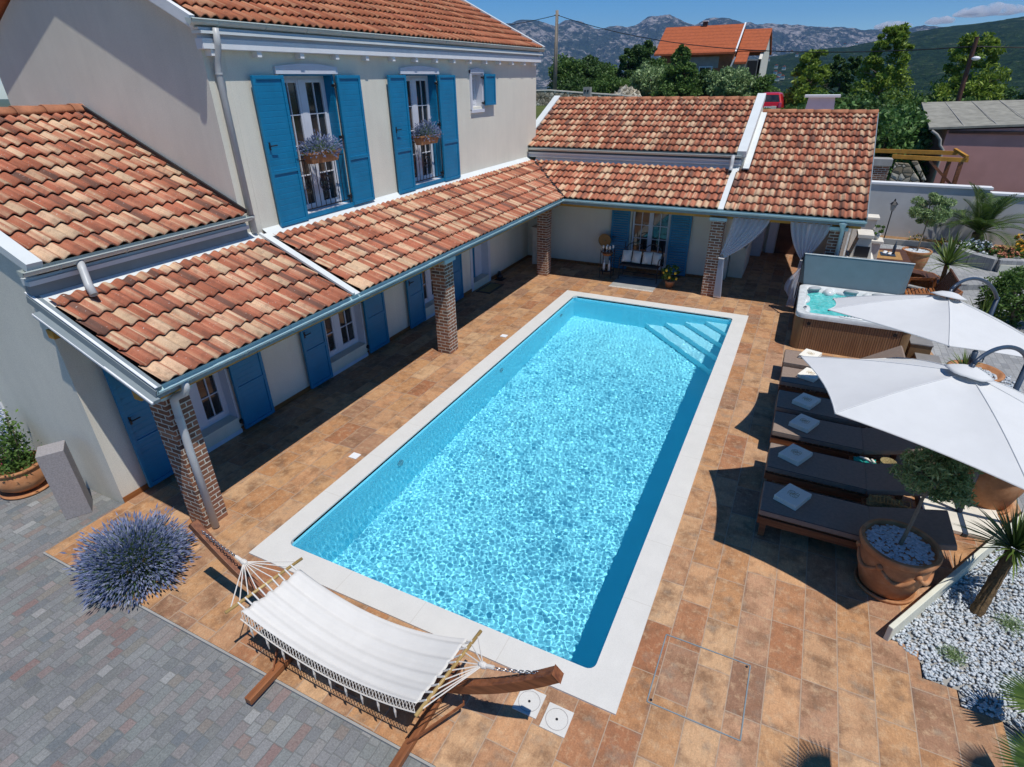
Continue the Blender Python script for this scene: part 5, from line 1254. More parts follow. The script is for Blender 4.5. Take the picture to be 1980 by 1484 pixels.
MB().tube([(T0+.16,U0+.38,TH+.015),(T0+.16,U0+.38,TH+.03)],.03,12).done('valve','darkblue',tub)
fm=MB(); rg=np.random.default_rng(2)
cvr=thing('tub_cover','folded slate blue vinyl hot tub cover standing upright behind the tub','spa cover',(6.6,11.35,0))
yb=U1+.03
m=MB(); xl,xr_=T0-.03,T1+.02
m.add([(xl+.10,yb,TH-.02),(xr_-.18,yb,TH-.02),(xr_-.0,yb+.25,TH-.05),(xl,yb+.25,TH-.05),(xl,yb+.10,1.44),(xr_,yb+.10,1.44),(xr_+.02,yb+.24,1.43),(xl,yb+.24,1.43)],[(0,3,2,1),(4,5,6,7),(0,1,5,4),(1,2,6,5),(2,3,7,6),(3,0,4,7)])
c=m.done('folded_cover','slatec',cvr,bevel=.012)
MB().tube([(xl,yb+.10,1.445),(xr_,yb+.10,1.445)],.012,6).done('seam_piping','shell',c)
MB().box(xl+.02,xr_,yb+.251,yb+.29,.02,TH).box(xl-.02,xl+.0,yb-.15,yb-.10,.45,TH).beam((xl-.01,yb-.12,.70),(xl-.01,yb+.2,1.42),.02,.03).done('lifter_bracket','black',cvr)
t=thing('tub_steps','small two-step stool with grey treads at the corner of the hot tub','steps',(7.9,9.3,0))
for i,(x0,x1,y0,y1,h) in enumerate(((7.66,8.02,9.38,9.86,.40),(7.78,8.16,8.98,9.38,.21))):
    q=B('step_box','steps',t,x0,x1,y0,y1,0,h-.03,bevel=.006); B('tread','step',q,x0-.012,x1+.012,y0-.012,y1+.012,h-.03,h,bevel=.006)
# ---------------------------------------------------------------- porch furniture
ped=thing('stone_pedestal','tall pale stone pedestal in the porch corner carrying a flowering plant','pedestal',(-1.78,12.72,0)); MB().box(-1.93,-1.62,12.60,12.86,0,1.08).box(-1.96,-1.59,12.57,12.89,1.08,1.13).done('column','limest',ped,bevel=.008)
t=thing('pedestal_plant','leafy plant in a slim white vase on top of the stone pedestal','plant',(-1.78,12.73,1.13))
MB().lathe([(.05,0),(.04,.05),(.035,.22),(.06,.30)],(-1.78,12.73,1.13),14).done('vase','limest',t,smooth=True)
leaves('foliage','leaf_mid',t,crown_pts((-1.78,12.73,1.55),.26,700,20,3,.6),.09,2.2,seed=4); leaves('flowers','flowr',t,crown_pts((-1.78,12.73,1.55),.25,90,14,6,.6),.06,1.4,seed=5)
b_=thing('iron_bench','black wrought iron garden bench with cream pillows in front of the porch window','bench',(1.5,12.35,0))
m=MB(); x0,x1=.95,2.03
for x in (x0,x1):
    m.tube([(x,12.15,0),(x,12.15,.62),(x,12.3,.64),(x,12.6,.62)],.014,6).tube([(x,12.62,0),(x,12.60,.45),(x,12.68,.95)],.014,6)
m.tube([(x0,12.15,.12),(x1,12.15,.12)],.010,5).tube([(x0,12.6,.12),(x1,12.6,.12)],.010,5); m.done('iron_frame','black',b_)
s=MB(); 
for k in range(9): s.box(x0,x1,12.16+k*.05,12.19+k*.05,.41,.43)
s.done('seat','black',b_)
s=MB()
for c,rr_ in ((x0+.27,.25),(x1-.27,.25)): s.tube([(c+rr_*math.cos(PI*i/10),12.65+.02*math.sin(PI*i/10),.70+rr_*math.sin(PI*i/10)) for i in range(11)],.013,5)
for k in range(13): x=x0+.04+k*(x1-x0-.08)/12; s.tube([(x,12.62,.45),(x,12.68,.72)],.008,4)
s.tube([(x0,12.68,.72),(x1,12.68,.72)],.012,5); s.done('backrest','black',b_)
for i,(x,a) in enumerate(((1.08,.25),(1.36,-.15),(1.66,.15),(1.92,-.3))):
    t=thing('pillow',['cream patterned pillow at the left end of the iron bench','plump cream pillow second from the left on the bench','plump cream pillow second from the right on the bench','cream pillow leaning on the right arm of the bench'][i],'pillow',(x,12.4,.43),'cream pillows on the iron bench')
    m=MB(); sq=MB().grid(lambda u,v:(0,0,0),1,1)
    def pf(u,v,sg,x=x,a=a):
        h=.085*(math.sin(PI*u)*math.sin(PI*v))**.6*sg; px=(u-.5)*.25; pz=(v-.5)*.33; y=12.42+h; return (x+px*math.cos(a),y+px*math.sin(a)+pz*.35,.62+pz*.93)
    m.grid(lambda u,v:pf(u,v,1),12,12).grid(lambda u,v:pf(u,v,-1),12,12); m.done('pillow_case','cotton',t,smooth=True)
ct=thing('drinks_cart','small iron drinks cart with glasses and bottles by the porch wall','cart',(.55,12.3,0))
m=MB()
for x in (.40,.72):
    for y in (12.15,12.42): m.tube([(x,y,0),(x,y,.80)],.011,6)
for z in (.18,.72): m.tube([(.40,12.15,z),(.72,12.15,z),(.72,12.42,z),(.40,12.42,z),(.40,12.15,z)],.012,6)
m.done('cart_frame','black',ct); MB().box(.39,.73,12.14,12.43,.715,.735).box(.40,.72,12.15,12.42,.17,.185).done('shelf','brownwood',ct)
MB().lathe([(.02,0),(.13,.03),(.15,.09),(.14,.10),(.01,.06)],(.56,12.28,.60),18).done('copper_bowl','orangew',ct,smooth=True)
GL=['leftmost stemmed glass on the drinks cart','stemmed glass at the back left of the drinks cart','stemmed glass at the front right of the drinks cart','rightmost stemmed glass on the drinks cart','stemmed glass in the front middle of the drinks cart']
for i,(x,y) in enumerate(((.45,12.2),(.53,12.32),(.64,12.20),(.69,12.34),(.55,12.18))):
    t=MB().lathe([(.028,0),(.004,.01),(.004,.07),(.03,.11),(.026,.17)],(x,y,.736),12).done('wine_glass','shell',None,smooth=True); tag(t,GL[i],'glass','glasses on the drinks cart')
for i,(x,l) in enumerate(((.48,'pale bottle on the lower shelf at the left of the cart'),(.63,'clear bottle on the lower shelf at the right of the cart'))):
    t=MB().lathe([(.035,0),(.037,.18),(.013,.24),(.013,.30)],(x,12.26,.186),12,capt=True).done('bottle','shell',None,smooth=True); tag(t,l,'bottle','bottles on the drinks cart')
t=thing('straw_hat','round woven straw disc leaning on the wall above the drinks cart','straw disc',(.25,12.95,.75)); MB().tube([(.25,12.93,.86),(.25,12.96,.865)],.19,28).done('disc','straw',t)
MB().tube([(.25,12.9,.86),(.25,12.93,.86)],.03,12).tube([(.25+.185*math.cos(a),12.925,.86+.185*math.sin(a)) for a in [2*PI*i/28 for i in range(29)]],.008,5).done('hub_knob','wicker',t)
B('hook_shelf','black',t,.20,.30,12.9,13.2,.60,.62)
t=thing('lemon_plant','potted lemon tree with yellow fruit on the shaded porch floor','potted plant',(2.42,12.02,0)); MB().lathe([(.09,0),(.13,.16),(.14,.2),(.01,.18)],(2.42,12.02,0),18).done('pot','terra',t,smooth=True)
leaves('foliage','leaf_mid',t,crown_pts((2.42,12.02,.42),.24,420,14,8,1.0),.08,2,seed=8)
for k in range(9):
    a=k*2.4; MB().ball((2.42+.17*math.cos(a),12.0+.17*math.sin(a)-.03,.28+.035*k),.034,10,6,(1,1,1.25)).done('lemon','lemon',t,smooth=True)
t=thing('rug','grey woven rug with a white fringe in front of the iron bench','rug',(1.5,11.9,0)); B('rug_body','conc',t,.90,2.10,11.52,12.6,.004,.014)
m=MB(); rg=np.random.default_rng(3)
for k in range(120): x=.9+1.2*k/119; m.beam((x,11.52,.012),(x+rg.uniform(-.01,.01),11.44,.006),.006,.006)
m.done('fringe','rope',t)
t=thing('door_mat','dark rectangular door mat on the tiles by the blue front door','door mat',(-2.02,10.0,0)); B('mat_border','black',t,-2.23,-1.80,9.58,10.42,.003,.016); B('mat_field','wicker',t,-2.17,-1.86,9.65,10.35,.0165,.020)
t=thing('dog_figure','small black cast iron cat figure sitting beside the front door','figurine',(-2.12,10.78,0))
MB().ball((-2.12,10.78,.10),.10,12,8,(.8,1,1)).ball((-2.10,10.72,.22),.05,10,6).tube([(-2.12,10.86,.03),(-2.12,10.95,.02)],.02,6).box(-2.25,-2.0,10.68,10.98,.002,.015).add([(-2.12,10.70,.25),(-2.10,10.72,.30),(-2.09,10.71,.25)],[(0,1,2)]).done('figure_body','black',t,smooth=True)
# sheer curtains tied to the posts of the kitchen porch
def drape(label,top,tie,bot,seed,grp='tied white voile curtains'):
    t=thing('voile_curtain',label,'curtain',(tie[0],tie[1],0),grp)
    def fn(u,v):
        ph=.035*math.sin(u*44+seed)*(1-v*.4)
        x=top[0]+(top[1]-top[0])*u; xt=tie[0]+(u-.5)*.13
        s=v**1.35; zz=2.05+(tie[2]-2.05)*v*(1-.10*math.sin(PI*u))
        sag=(math.sin(PI*v))*.10*(u if tie[0]<top[0]+.2 else -(1-u)); return (x+(xt-x)*s,11.66+(tie[1]-11.66)*v+ph*(1-.5*v),zz-abs(sag)*.6)
    MB().grid(fn,70,24).done('drape','sheer',t,smooth=True)
    def f2(u,v): w=.13+.07*v; return (tie[0]+(bot[0]-tie[0])*v+(u-.5)*w,tie[1]+.02*math.sin(u*40+seed),tie[2]*(1-v)+.02)
    MB().grid(f2,36,6).done('tail','sheer',t,smooth=True); MB().tube([(tie[0]-.07,tie[1]-.04,tie[2]),(tie[0]+.07,tie[1]-.04,tie[2]-.01)],.014,6).done('tie','cotton',t)
drape('white voile curtain swept to the pillar on the left of the kitchen porch',(3.80,4.62),(3.68,11.66,1.05),(3.72,0),1.)
drape('white voile curtain gathered behind the hot tub cover on the right of the porch',(5.06,5.92),(5.50,11.66,1.20),(5.45,0),2.)
m=MB().grid(lambda u,v:(5.52-(.36*v**.7*math.sin(PI*min(1,v*.62+.1)))*u,11.66-.22*v*u+.02*math.sin(u*16),1.12-.62*v-.42*v*(1-u)),26,14); t=thing('blown_curtain','loose end of white voile blown out on the porch floor left of the tub','curtain',(5.45,11.6,0)); m.done('voile','sheer',t,smooth=True)
# white stone barbecue and planter blocks right of the porch
t=thing('stone_barbecue','pale limestone barbecue block with stepped top beside the right porch pillar','barbecue',(6.75,12.8,0))
MB().box(6.48,6.98,12.5,13.3,0,1.05).box(6.44,7.02,12.46,13.34,1.05,1.12).done('base','limest',t,bevel=.01); MB().prism([(6.50,1.12),(6.96,1.12),(6.86,1.60),(6.60,1.60)],'y',12.7,13.3).box(6.56,6.90,12.66,13.3,1.60,1.68).done('hood','limest',t,bevel=.006); B('firebox','black',t,6.58,6.88,12.69,12.698,1.14,1.40)
t=thing('stone_planter','square white stone pillar planter with a small green plant on top','planter',(7.1,14.3,0)); MB().box(6.98,7.24,14.1,14.5,0,1.18).box(6.93,7.29,14.05,14.55,1.18,1.25).done('pillar','limest',t,bevel=.008)
leaves('foliage','leaf_mid',t,crown_pts((7.11,14.3,1.46),.15,260,12,4,1),.07,2,seed=3); MB().lathe([(.07,0),(.10,.14),(.01,.12)],(7.11,14.3,1.25),14).done('small_pot','limest',t,smooth=True)
t=thing('garden_wall_end','pale stepped stone wall stub behind the barbecue','low wall',(6.9,16.6,0)); MB().box(6.7,7.25,16.3,16.7,-.02,1.35).box(6.66,7.3,16.25,16.75,1.35,1.42).done('block','limest',t,bevel=.008)
# dining table and wooden seats
t=thing('dining_table','brown wooden dining table with a yellow cloth and tableware behind the hot tub','table',(7.5,14.9,0))
P=[(7.04,14.2),(7.10,14.1),(7.96,14.2),(8.04,14.3),(8.02,15.45),(7.92,15.58),(7.10,15.42),(7.04,15.3)]
MB().prism(P,'z',.715,.75).done('table_top','brownwood',t,bevel=.008)
for x,y in ((7.14,14.3),(7.9,14.35),(7.9,15.4),(7.16,15.25)): B('leg','wood',t,x-.035,x+.035,y-.035,y+.035,0,.714)
tag(MB().box(7.22,7.86,14.35,15.2,.752,.757).done('table_cloth','straw'),'yellow ochre cloth spread on the dining table','tablecloth')
tr=thing('serving_tray','dark tray holding glasses and a bottle on the dining table','tray',(7.55,14.8,.757)); MB().box(7.38,7.72,14.62,15.0,.758,.775).done('tray','darkblue',tr)
for ci,(x,y,r_) in enumerate(((7.46,14.75,.05),(7.57,14.68,.045),(7.49,14.89,.05),(7.60,14.82,.04))):
    tag(MB().lathe([(r_*.5,0),(r_,.03),(r_*.9,.05),(.01,.03)],(x,y,.776),14).done('cup','white',None,smooth=True),['white cup nearest the left edge of the dark tray','white cup at the front of the dark tray','white cup at the back left of the dark tray','smallest white cup, next to the wine bottle on the tray'][ci],'cup','white cups on the tray')
tag(MB().lathe([(.04,0),(.04,.20),(.014,.27),(.014,.34)],(7.67,14.86,.776),12,capt=True).done('bottle','darkblue',None,smooth=True),'dark wine bottle standing on the tray on the dining table','bottle')
t=thing('round_bench','curved reddish wooden bench with dark slatted seat right of the dining table','bench',(8.3,13.2,0))
def pos_(u,r_): a=R(205-150*u)+.0; return (8.02+r_*math.cos(a)*.9,13.35+r_*1.25*math.sin(a))
sb=MB()
sb.prism([(8.12,14.9),(8.62,14.6),(9.02,13.2),(8.70,12.55),(8.55,12.6),(8.72,13.3),(8.35,14.35),(8.05,14.5)],'z',.40,.44); sb.done('seat_deck','brownwood',t,bevel=.006)
sb=MB()
PB=[(8.05,14.5),(8.12,14.95),(8.65,14.65),(9.06,13.2),(8.72,12.5)]
for a,b2 in zip(PB[:-1],PB[1:]): sb.beam((a[0],a[1],.22),(b2[0],b2[1],.22),.04,.42)
sb.done('side_boards','orangew',t)
lg=thing('wooden_lounge_chair','orange wooden lattice-sided armchair between the hot tub cover and the pebbles','chair',(8.1,12.6,0))
m=MB(); m.prism([(7.80,.0),(7.86,.0),(8.0,.55),(8.45,.60),(8.55,0),(8.61,0),(8.5,.66),(7.95,.61)],'y',12.0,12.05).prism([(7.80,.0),(7.86,.0),(8.0,.55),(8.45,.60),(8.55,0),(8.61,0),(8.5,.66),(7.95,.61)],'y',13.3,13.35); m.loose('side_frame','orangew',lg)
m=MB()
for k in range(9): m.box(7.9+k*.072,7.955+k*.072,12.05,13.3,.30+.012*k,.325+.012*k)
m.done('seat_slats','orangew',lg); m=MB().beam((7.93,12.7,.62),(7.80,12.7,1.05),1.1,.03,(1,0,.3)); 
m=MB()
for k in range(12): m.beam((8.5,12.1+k*.105,.34),(8.72,12.1+k*.105,.92),.07,.022,(1,0,-.3))
m.beam((8.70,12.02,.90),(8.70,13.33,.90),.05,.03,(1,0,0)).done('backrest','brownwood',lg)
t=thing('orange_tray','small dark wooden side table with a candle in front of the lattice chair','side table',(8.0,12.0,0)); B('table_top','brownwood',t,7.80,8.18,11.75,12.0,.42,.45,bevel=.004)
for x,y in ((7.83,11.78),(8.15,11.78),(7.83,11.97),(8.15,11.97)): B('leg','brownwood',t,x-.015,x+.015,y-.015,y+.015,0,.42)
pebbles('white_pebbles',[(8.15,11.2),(8.9,11.0),(8.95,13.4),(8.62,13.9),(8.4,12.4)],700,-.03,.035,9,'white pebbles around the striped yucca right of the wooden chair','pebbles')
pebbles('white_pebbles',[(8.15,7.0),(9.4,7.0),(9.4,9.6),(8.3,9.6)],900,-.04,.03,10,'white pebbles on the ground between the two parasol posts','pebbles')
# ---------------------------------------------------------------- yard: walls, steps, beds
t=thing('yard_wall','long grey rendered yard wall with a white coping behind the flower bed','wall',(9,20.8,0))
B('wall_body','greywall',t,6.9,10.60,20.78,21.0,-.1,1.68); B('wall_body','greywall',t,10.60,20,20.80,21.02,-.1,1.52); B('coping','white',t,6.85,10.66,20.74,21.1,1.68,1.76,bevel=.01); B('coping','white',t,10.66,20,20.76,21.12,1.52,1.60,bevel=.01)
MB().add([(7.6,19.7,-.02),(9.4,19.6,-.02),(20,19.2,-.02),(20,20.8,-.02),(7.2,20.8,-.02)],[(0,1,2,3,4)]).done('flower_bed','soil',kind='structure')
m=MB().beam((7.4,19.66,.05),(9.4,19.60,.05),.10,.16); tag(m.done('bed_kerb','conc'),'straight pale kerb edging the flower bed under the garden lantern','kerb')
rg=np.random.default_rng(12)
t=thing('retaining_wall','curved low grey stone wall with a cream side holding the raised flower bed','low wall',(11,17.5,0))
A_=[(9.6,19.0),(10.1,17.9),(10.6,17.4),(11.6,17.6),(14,18.0)]
for a,b2 in zip(A_[:-1],A_[1:]): MB().beam((a[0],a[1],.12),(b2[0],b2[1],.12),.28,.36).done('wall_segment','path',t)
for a,b2 in zip(A_[2:-1],A_[3:]): MB().beam((a[0]+.05,a[1]-.16,.06),(b2[0]+.05,b2[1]-.16,.06),.03,.24).done('cream_face','creamw',t)
t=thing('stone_step','low grey paved step edged with brick between the yucca and the raised bed','step',(9.8,15.5,0)); MB().prism([(9.1,15.15),(9.35,14.95),(10.75,15.7),(10.6,16.3),(9.0,15.8)],'z',-.05,.10).done('step_slab','path',t,bevel=.01); MB().prism([(9.08,15.13),(9.34,14.93),(9.55,15.05),(9.3,15.3)],'z',.10,.13).done('brick_edge','conc',t)
beds=[((10.3,18.6,.22),.5,'floww','white',900,.07),((10.9,18.3,.25),.34,'flowr','peach',700,.07),((9.7,19.3,.12),.34,'flowy','yellow',260,.06),((11.5,18.8,.25),.4,'flowy','orange and yellow',420,.07),((8.9,20.1,.1),.3,'flowy','small yellow',90,.05),((11.9,20.2,.3),.35,'flowy','golden',420,.08)]
for i,(c,r_,mt_,nm,n,sz) in enumerate(beds):
    t=thing('flower_clump',f'clump of {nm} flowers '+['at the front of the raised bed left of the date palm','bordering the grey kerb right of the white ones','near the palm trunk on the left','right of the peach clump','under the grey yard wall behind the ball tree','at the right edge against the yard wall'][i],'flowers',c,'flower clumps in the yard bed')
    leaves('foliage','leaf_mid',t,crown_pts(c,r_,n,16,70+i,.45),sz*1.3,1.8,seed=i); leaves('blossoms',mt_,t,np.array(crown_pts(c,r_,n//2,16,70+i,.45))+np.array([0,0,.05]),sz,1.2,seed=i+9)
t=thing('garden_lantern','black garden lantern on a slim post against the grey yard wall','lantern',(8.0,20.1,0))
MB().tube([(8.0,20.1,0),(8.0,20.1,.95)],.018,8).lathe([(.05,0),(.05,.03),(.02,.05)],(8.0,20.1,0),10).done('post','black',t)
MB().lathe([(.03,.95),(.06,.98),(.10,1.17)],(8,20.1,0),6,capb=True).done('glass_body','conc',t); MB().lathe([(.13,1.17),(.07,1.24),(.03,1.27),(.02,1.33),(.001,1.36)],(8,20.1,0),6).done('cap','black',t)
# pergola, brick oven and pink building beyond the wall
t=thing('pergola_frame','unfinished yellow timber pergola frame between the laurels and the pink building','pergola',(8.8,22.4,0))
m=MB(); m.beam((7.75,22.0,2.46),(9.98,22.0,2.42),.08,.13).beam((6.9,22.95,2.54),(9.80,22.95,2.54),.08,.13).beam((9.90,21.9,2.53),(9.70,23.1,2.64),.09,.09).beam((7.05,22.9,2.44),(7.05,21.9,2.44),.08,.10); m.done('beams','yellow',t)
for x,y in ((9.80,22.0),(9.62,22.95),(7.05,21.95)): B('post','woody',t,x-.06,x+.06,y-.06,y+.06,0,2.35)
MB().beam((9.72,22.02,1.62),(8.9,22.02,2.36),.07,.08).done('brace','wood',t)
t=thing('masonry_oven','grey and red brick outdoor oven chimney partly behind the tiled roof','oven',(7.5,21.9,0)); m=MB()
MB().box(7.18,7.72,21.5,22.0,0,2.2).done('stack','brick',t); B('oven_top','conc',t,7.14,7.76,21.45,22.05,2.2,2.42)
t=thing('stone_slab_pile','broken pale stone slabs leaning beside the brick oven','stones',(8.2,21.8,1)); MB().prism([(7.80,1.70),(8.75,1.62),(8.70,1.80),(8.25,2.30),(7.85,2.32)],'y',21.5,21.62).prism([(8.32,2.36),(8.55,2.1),(8.85,1.70),(8.92,1.78),(8.5,2.38)],'y',21.66,21.74).loose('slab','drystone',t,bevel=.02); B('slab_base','conc',t,7.8,8.9,21.45,22.0,0,1.62)
t=thing('pink_building','plain pink rendered building with a flat grey corrugated roof','building',(12,25,0))
MB().prism([(9.45,0),(17,0),(17,3.60),(9.45,3.20)],'y',24.0,29.5).done('wall','pinkw',t)
rf=MB().add([(8.85,23.9,3.215),(17,23.9,3.67),(17,30,4.05),(9.1,30,3.83),(8.85,23.9,3.285),(17,23.9,3.74),(17,30,4.12),(9.1,30,3.90)],[(0,3,2,1),(4,5,6,7),(0,1,5,4),(1,2,6,5),(2,3,7,6),(3,0,4,7)]).done('roof','asph',t)
m=MB()
for k in range(1,9): x=8.95+k*.95; m.beam((x,23.92,3.28+(x-8.85)*.0565),(x+.05,29.9,3.90+(x-9.1)*.028),.02,.012)
m.done('roof_seams','conc',rf); MB().box(9.5,16.9,23.93,23.995,3.10,3.20).done('eave_board','brownwood',t)
MB().tube([(8.95,23.9,3.18),(9.15,23.9,3.05),(9.30,23.92,2.88),(9.34,23.93,2.7),(9.48,23.93,2.55),(9.46,23.93,1.0)],.05,10).done('downpipe','conc',t,smooth=True)
# ---------------------------------------------------------------- terrain and far things
def terr(x,y):
    d=math.hypot(x,y+3); 
    z=-.06+np.clip((y-24)/11,0,1)**1.2*3.45
    if x>2.5: z-=np.clip((x-2.5)/8,0,1)*np.clip((y-32)/15,0,1)*3.0
    z-=np.clip((d-75)/250,0,1)*42
    return float(z)
m=MB(); xs_=[-3200,-1500,-700,-350,-180,-120,-80,-60,-45,-36,-28,-22,-18,-15,-12,-9,-6,-3,0,3,6,9,12,15,20,26,34,45,60,85,120,180,350,700,1500,3200]; ys_=[21.05,23,25,27,29,31,33,35,38,42,47,53,60,70,80,100,130,180,260,400,700,1200,2200,4200]
for j,y in enumerate(ys_):
    for i,x in enumerate(xs_): m.v.append((x,y,terr(x,y)))
for j in range(len(ys_)-1):
    for i in range(len(xs_)-1): a=j*len(xs_)+i; m.f.append((a,a+1,a+1+len(xs_),a+len(xs_)))
m.done('terrain','terrain',kind='structure',smooth=True)
holed('surrounding_ground','terrain',-3200,3200,-900,21.05,[(-16,16,-9,20.9)],-.06)
holed('house_ground','terrain',-16,-2.33,-.055,20.9,[],-.045)
def interp(L,a): return float(np.interp(a,[p[0] for p in L],[p[1] for p in L]))
MT_=[(-.75,.062),(-.556,.0656),(-.459,.0763),(-.44,.0799),(-.417,.0769),(-.39,.0699),(-.371,.0774),(-.352,.0744),(-.325,.0653),(-.31,.0695),(-.276,.066),(-.266,.070),(-.255,.0776),(-.240,.0775),(-.225,.0786),(-.206,.0704),(-.191,.0648),(-.171,.0742),(-.15,.0746),(-.122,.0673),(-.081,.0633),(-.051,.0627),(-.028,.0587),(.016,.055),(.047,.0525),(.081,.0537),(.104,.0515),(.159,.0444),(.234,.0355),(.6,.03)]
HL_=[(-.30,-.004),(-.20,.004),(-.13,.012),(-.087,.0236),(-.035,.0304),(.015,.0343),(.05,.0401),(.083,.0468),(.12,.0518),(.156,.0542),(.194,.0582),(.248,.0607),(.4,.064),(.7,.06)]
def range_(name,mat,L,d0,d1,a0,a1,na,nr,amp,seed,zbase,back,pw):
    from mathutils import noise as nz
    m=MB(); cx,cy,cz=5.19,-3.14,5.04
    for j in range(nr+1):
        f=j/nr
        for i in range(na+1):
            a=a0+(a1-a0)*i/na; e=interp(L,a)
            if f<=.75: g=f/.75; d=d0+(d1-d0)*g; z=zbase+(d1*e+cz-zbase)*g**pw
            else: g=(f-.75)/.25; d=d1+back*g; z=(d1*e+cz)*(1-g)+zbase*g
            x=cx+d*math.sin(a); y=cy+d*math.cos(a); s=4*math.sin(PI*min(1,max(0,f)))
            n=nz.fractal(Vector((x,y,seed*100))*(6/(d1*.5)),.7,2.2,6); n2=abs(nz.fractal(Vector((x,y,seed*77))*(22/(d1*.5)),.8,2.1,5))
            fall=min(1,f*4)*(1 if f<.6 else max(.22,1-(f-.6)*5)) 
            m.v.append((x,y,z+amp*fall*(n*1.0-n2*.9)))
    for j in range(nr):
        for i in range(na): q=j*(na+1)+i; m.f.append((q,q+1,q+na+2,q+na+1))
    return m.done(name,mat,kind='structure',smooth=False)
range_('mountains','mount',MT_,2300,3600,-.85,.6,420,40,38,3,-45,500,1.3)
range_('wooded_hillside','hill',HL_,330,1250,-.30,.75,320,46,4,5,-40,300,1.0)
# villages on the hillside
rg=np.random.default_rng(77); k=0
VL=['leftmost of the tiny far houses, just right of the brick house gable','tiny far house second from the left below the upper village','tiny far house alone above the lower village cluster','tiny far house at the top of the lower village cluster','tiny far house right of the top one in the lower cluster','tiny far house at the left middle of the lower cluster','tiny far house at the centre of the lower cluster','tiny far house at the right of the lower cluster','tiny far house lowest in the lower cluster','leftmost tiny white house in the high village under the mountain','middle tiny white house in the high village under the mountain','rightmost tiny white house in the high village under the mountain']
def farhouse(a,d,z,w,i):
    x=5.19+d*math.sin(a); y=-3.14+d*math.cos(a)
    t=thing('village_house',VL[i],'house',(x,y,z),'tiny houses on the far hillside')
    B('wall','creamw',t,x-w,x+w,y-w*.8,y+w*.8,z-2.5,z+w*.5); MB().prism([(x-w*1.15,z+w*.5),(x+w*1.15,z+w*.5),(x,z+w*1.2)],'y',y-w,y+w).done('roof','roofar',t)
for (u,v) in ((1530,105),(1540,112),(1485,120),(1500,134),(1515,137),(1498,146),(1506,150),(1512,155),(1502,158),(1620,88),(1632,92),(1655,90)):
    # direction measured once, placed on the slope at its real distance
    d=fw+rt.xyz*((u-990)/1096.65)*1.0; d=fw+r2*((u-990)/1096.65)-u2*((v-742)/1096.65); a=math.atan2(d.x,d.y); e=d.z/math.hypot(d.x,d.y)
    eT=interp(HL_,a); g=np.clip((5.04-(-40))/1.0,0,1)
    lo,hi=0.,1.
    for _ in range(30):
        g=(lo+hi)/2; dd=330+(1250-330)*g; zz=-40+(1250*eT+5.04+40)*g
        if (zz-5.04)/dd<e: lo=g
        else: hi=g
    farhouse(a,dd-25,zz+3+(5.04+e*(dd-25)-zz)*0.0,2.1 if v>100 else 1.8,k); k+=1
# neighbour's brick house
t=thing('neighbour_house','unfinished brick house with a bright orange tiled roof on the rise behind','house',(-5.5,58,3.2))
B('wall','brickfar',t,-9.1,-2.75,57.3,64,3.2,6.95); B('plaster_patch','conc',t,-7.2,-3.9,57.27,57.3,5.7,6.6)
MB().prism([(56.6,6.9),(60.4,9.2),(64.6,6.9),(64.6,6.75),(60.4,9.0),(56.6,6.75)],'x',-9.6,-2.5).done('roof','roofar',t)
B('wing_wall','conc',t,-2.75,-.35,57.0,63.5,2.6,6.3); MB().prism([(57,3),(57,6.3),(60.5,8.5),(63.5,7),(63.5,3)],'x',-.55,-.3).done('gable_side','limest',t)
MB().prism([(57.6,7.0),(60.4,8.75),(64.2,6.9),(64.2,6.75),(60.4,8.6),(57.6,6.85)],'x',-2.45,-.15).done('wing_roof','roofar',t); MB().prism([(56.4,6.1),(58.2,7.3),(58.2,7.15),(56.4,5.95)],'x',-2.45,-1.45).done('wing_roof_low','roofar',t)
B('balcony_void','dark',t,-1.4,-.6,56.95,57.0,3.6,6.2); MB().beam((-2.48,56.5,6.9),(-2.48,60.4,9.25),.12,.1).done('verge_flashing','white',t)
MB().beam((-3.4,56.6,4.0),(-2.45,56.6,6.5),.12,.12,(0,1,0)).done('white_downpipe','white',t)
w=MB().box(-5.55,-4.35,57.2,57.3,4.75,5.85).done('window','white',t); MB().box(-5.45,-5.0,57.18,57.2,4.85,5.75).box(-4.92,-4.45,57.18,57.2,4.85,5.75).done('pane','glassd',w)
c=B('chimney','brownwood',t,-6.2,-5.8,60.2,60.6,9.0,9.5); B('chimney_cap','white',c,-6.25,-5.75,60.15,60.65,9.5,9.58)
t=thing('flowering_vine','pink bougainvillea growing against the unfinished brick house','climber',(-6.2,55,3.2)); leaves('foliage','leaf_mid',t,crown_pts((-6.6,55.5,4.3),.9,900,20,5,1.2),.25,1.8,seed=2); leaves('blossoms','flowp',t,crown_pts((-6.6,55.4,5.0),.55,420,16,6,1.2),.20,1.2,seed=3)
# dry stone wall, rubble heap, meter box, pole, car
t=thing('dry_stone_wall','long low dry stone wall running behind the tiled porch roofs','wall',(-9,39,3.3))
W_=[(-14.5,37.8),(-12.3,38.4),(-9.9,39.2),(-7.5,40.0),(-5.6,40.6),(-2.5,41.2)]; H_=[4.30,4.32,4.12,3.95,3.72,3.6]
m=MB()
for i in range(len(W_)-1):
    a,b2=Vector(W_[i]),Vector(W_[i+1]); n=Vector((b2-a).orthogonal()).normalized()*.25
    m.add([(a.x-n.x,a.y-n.y,2.6),(b2.x-n.x,b2.y-n.y,2.6),(b2.x+n.x,b2.y+n.y,2.6),(a.x+n.x,a.y+n.y,2.6),(a.x-n.x,a.y-n.y,H_[i]),(b2.x-n.x,b2.y-n.y,H_[i+1]),(b2.x+n.x,b2.y+n.y,H_[i+1]),(a.x+n.x,a.y+n.y,H_[i])],[(0,3,2,1),(4,5,6,7),(0,1,5,4),(1,2,6,5),(2,3,7,6),(3,0,4,7)])
m.done('wall_body','drystone',t)
tp=MB()
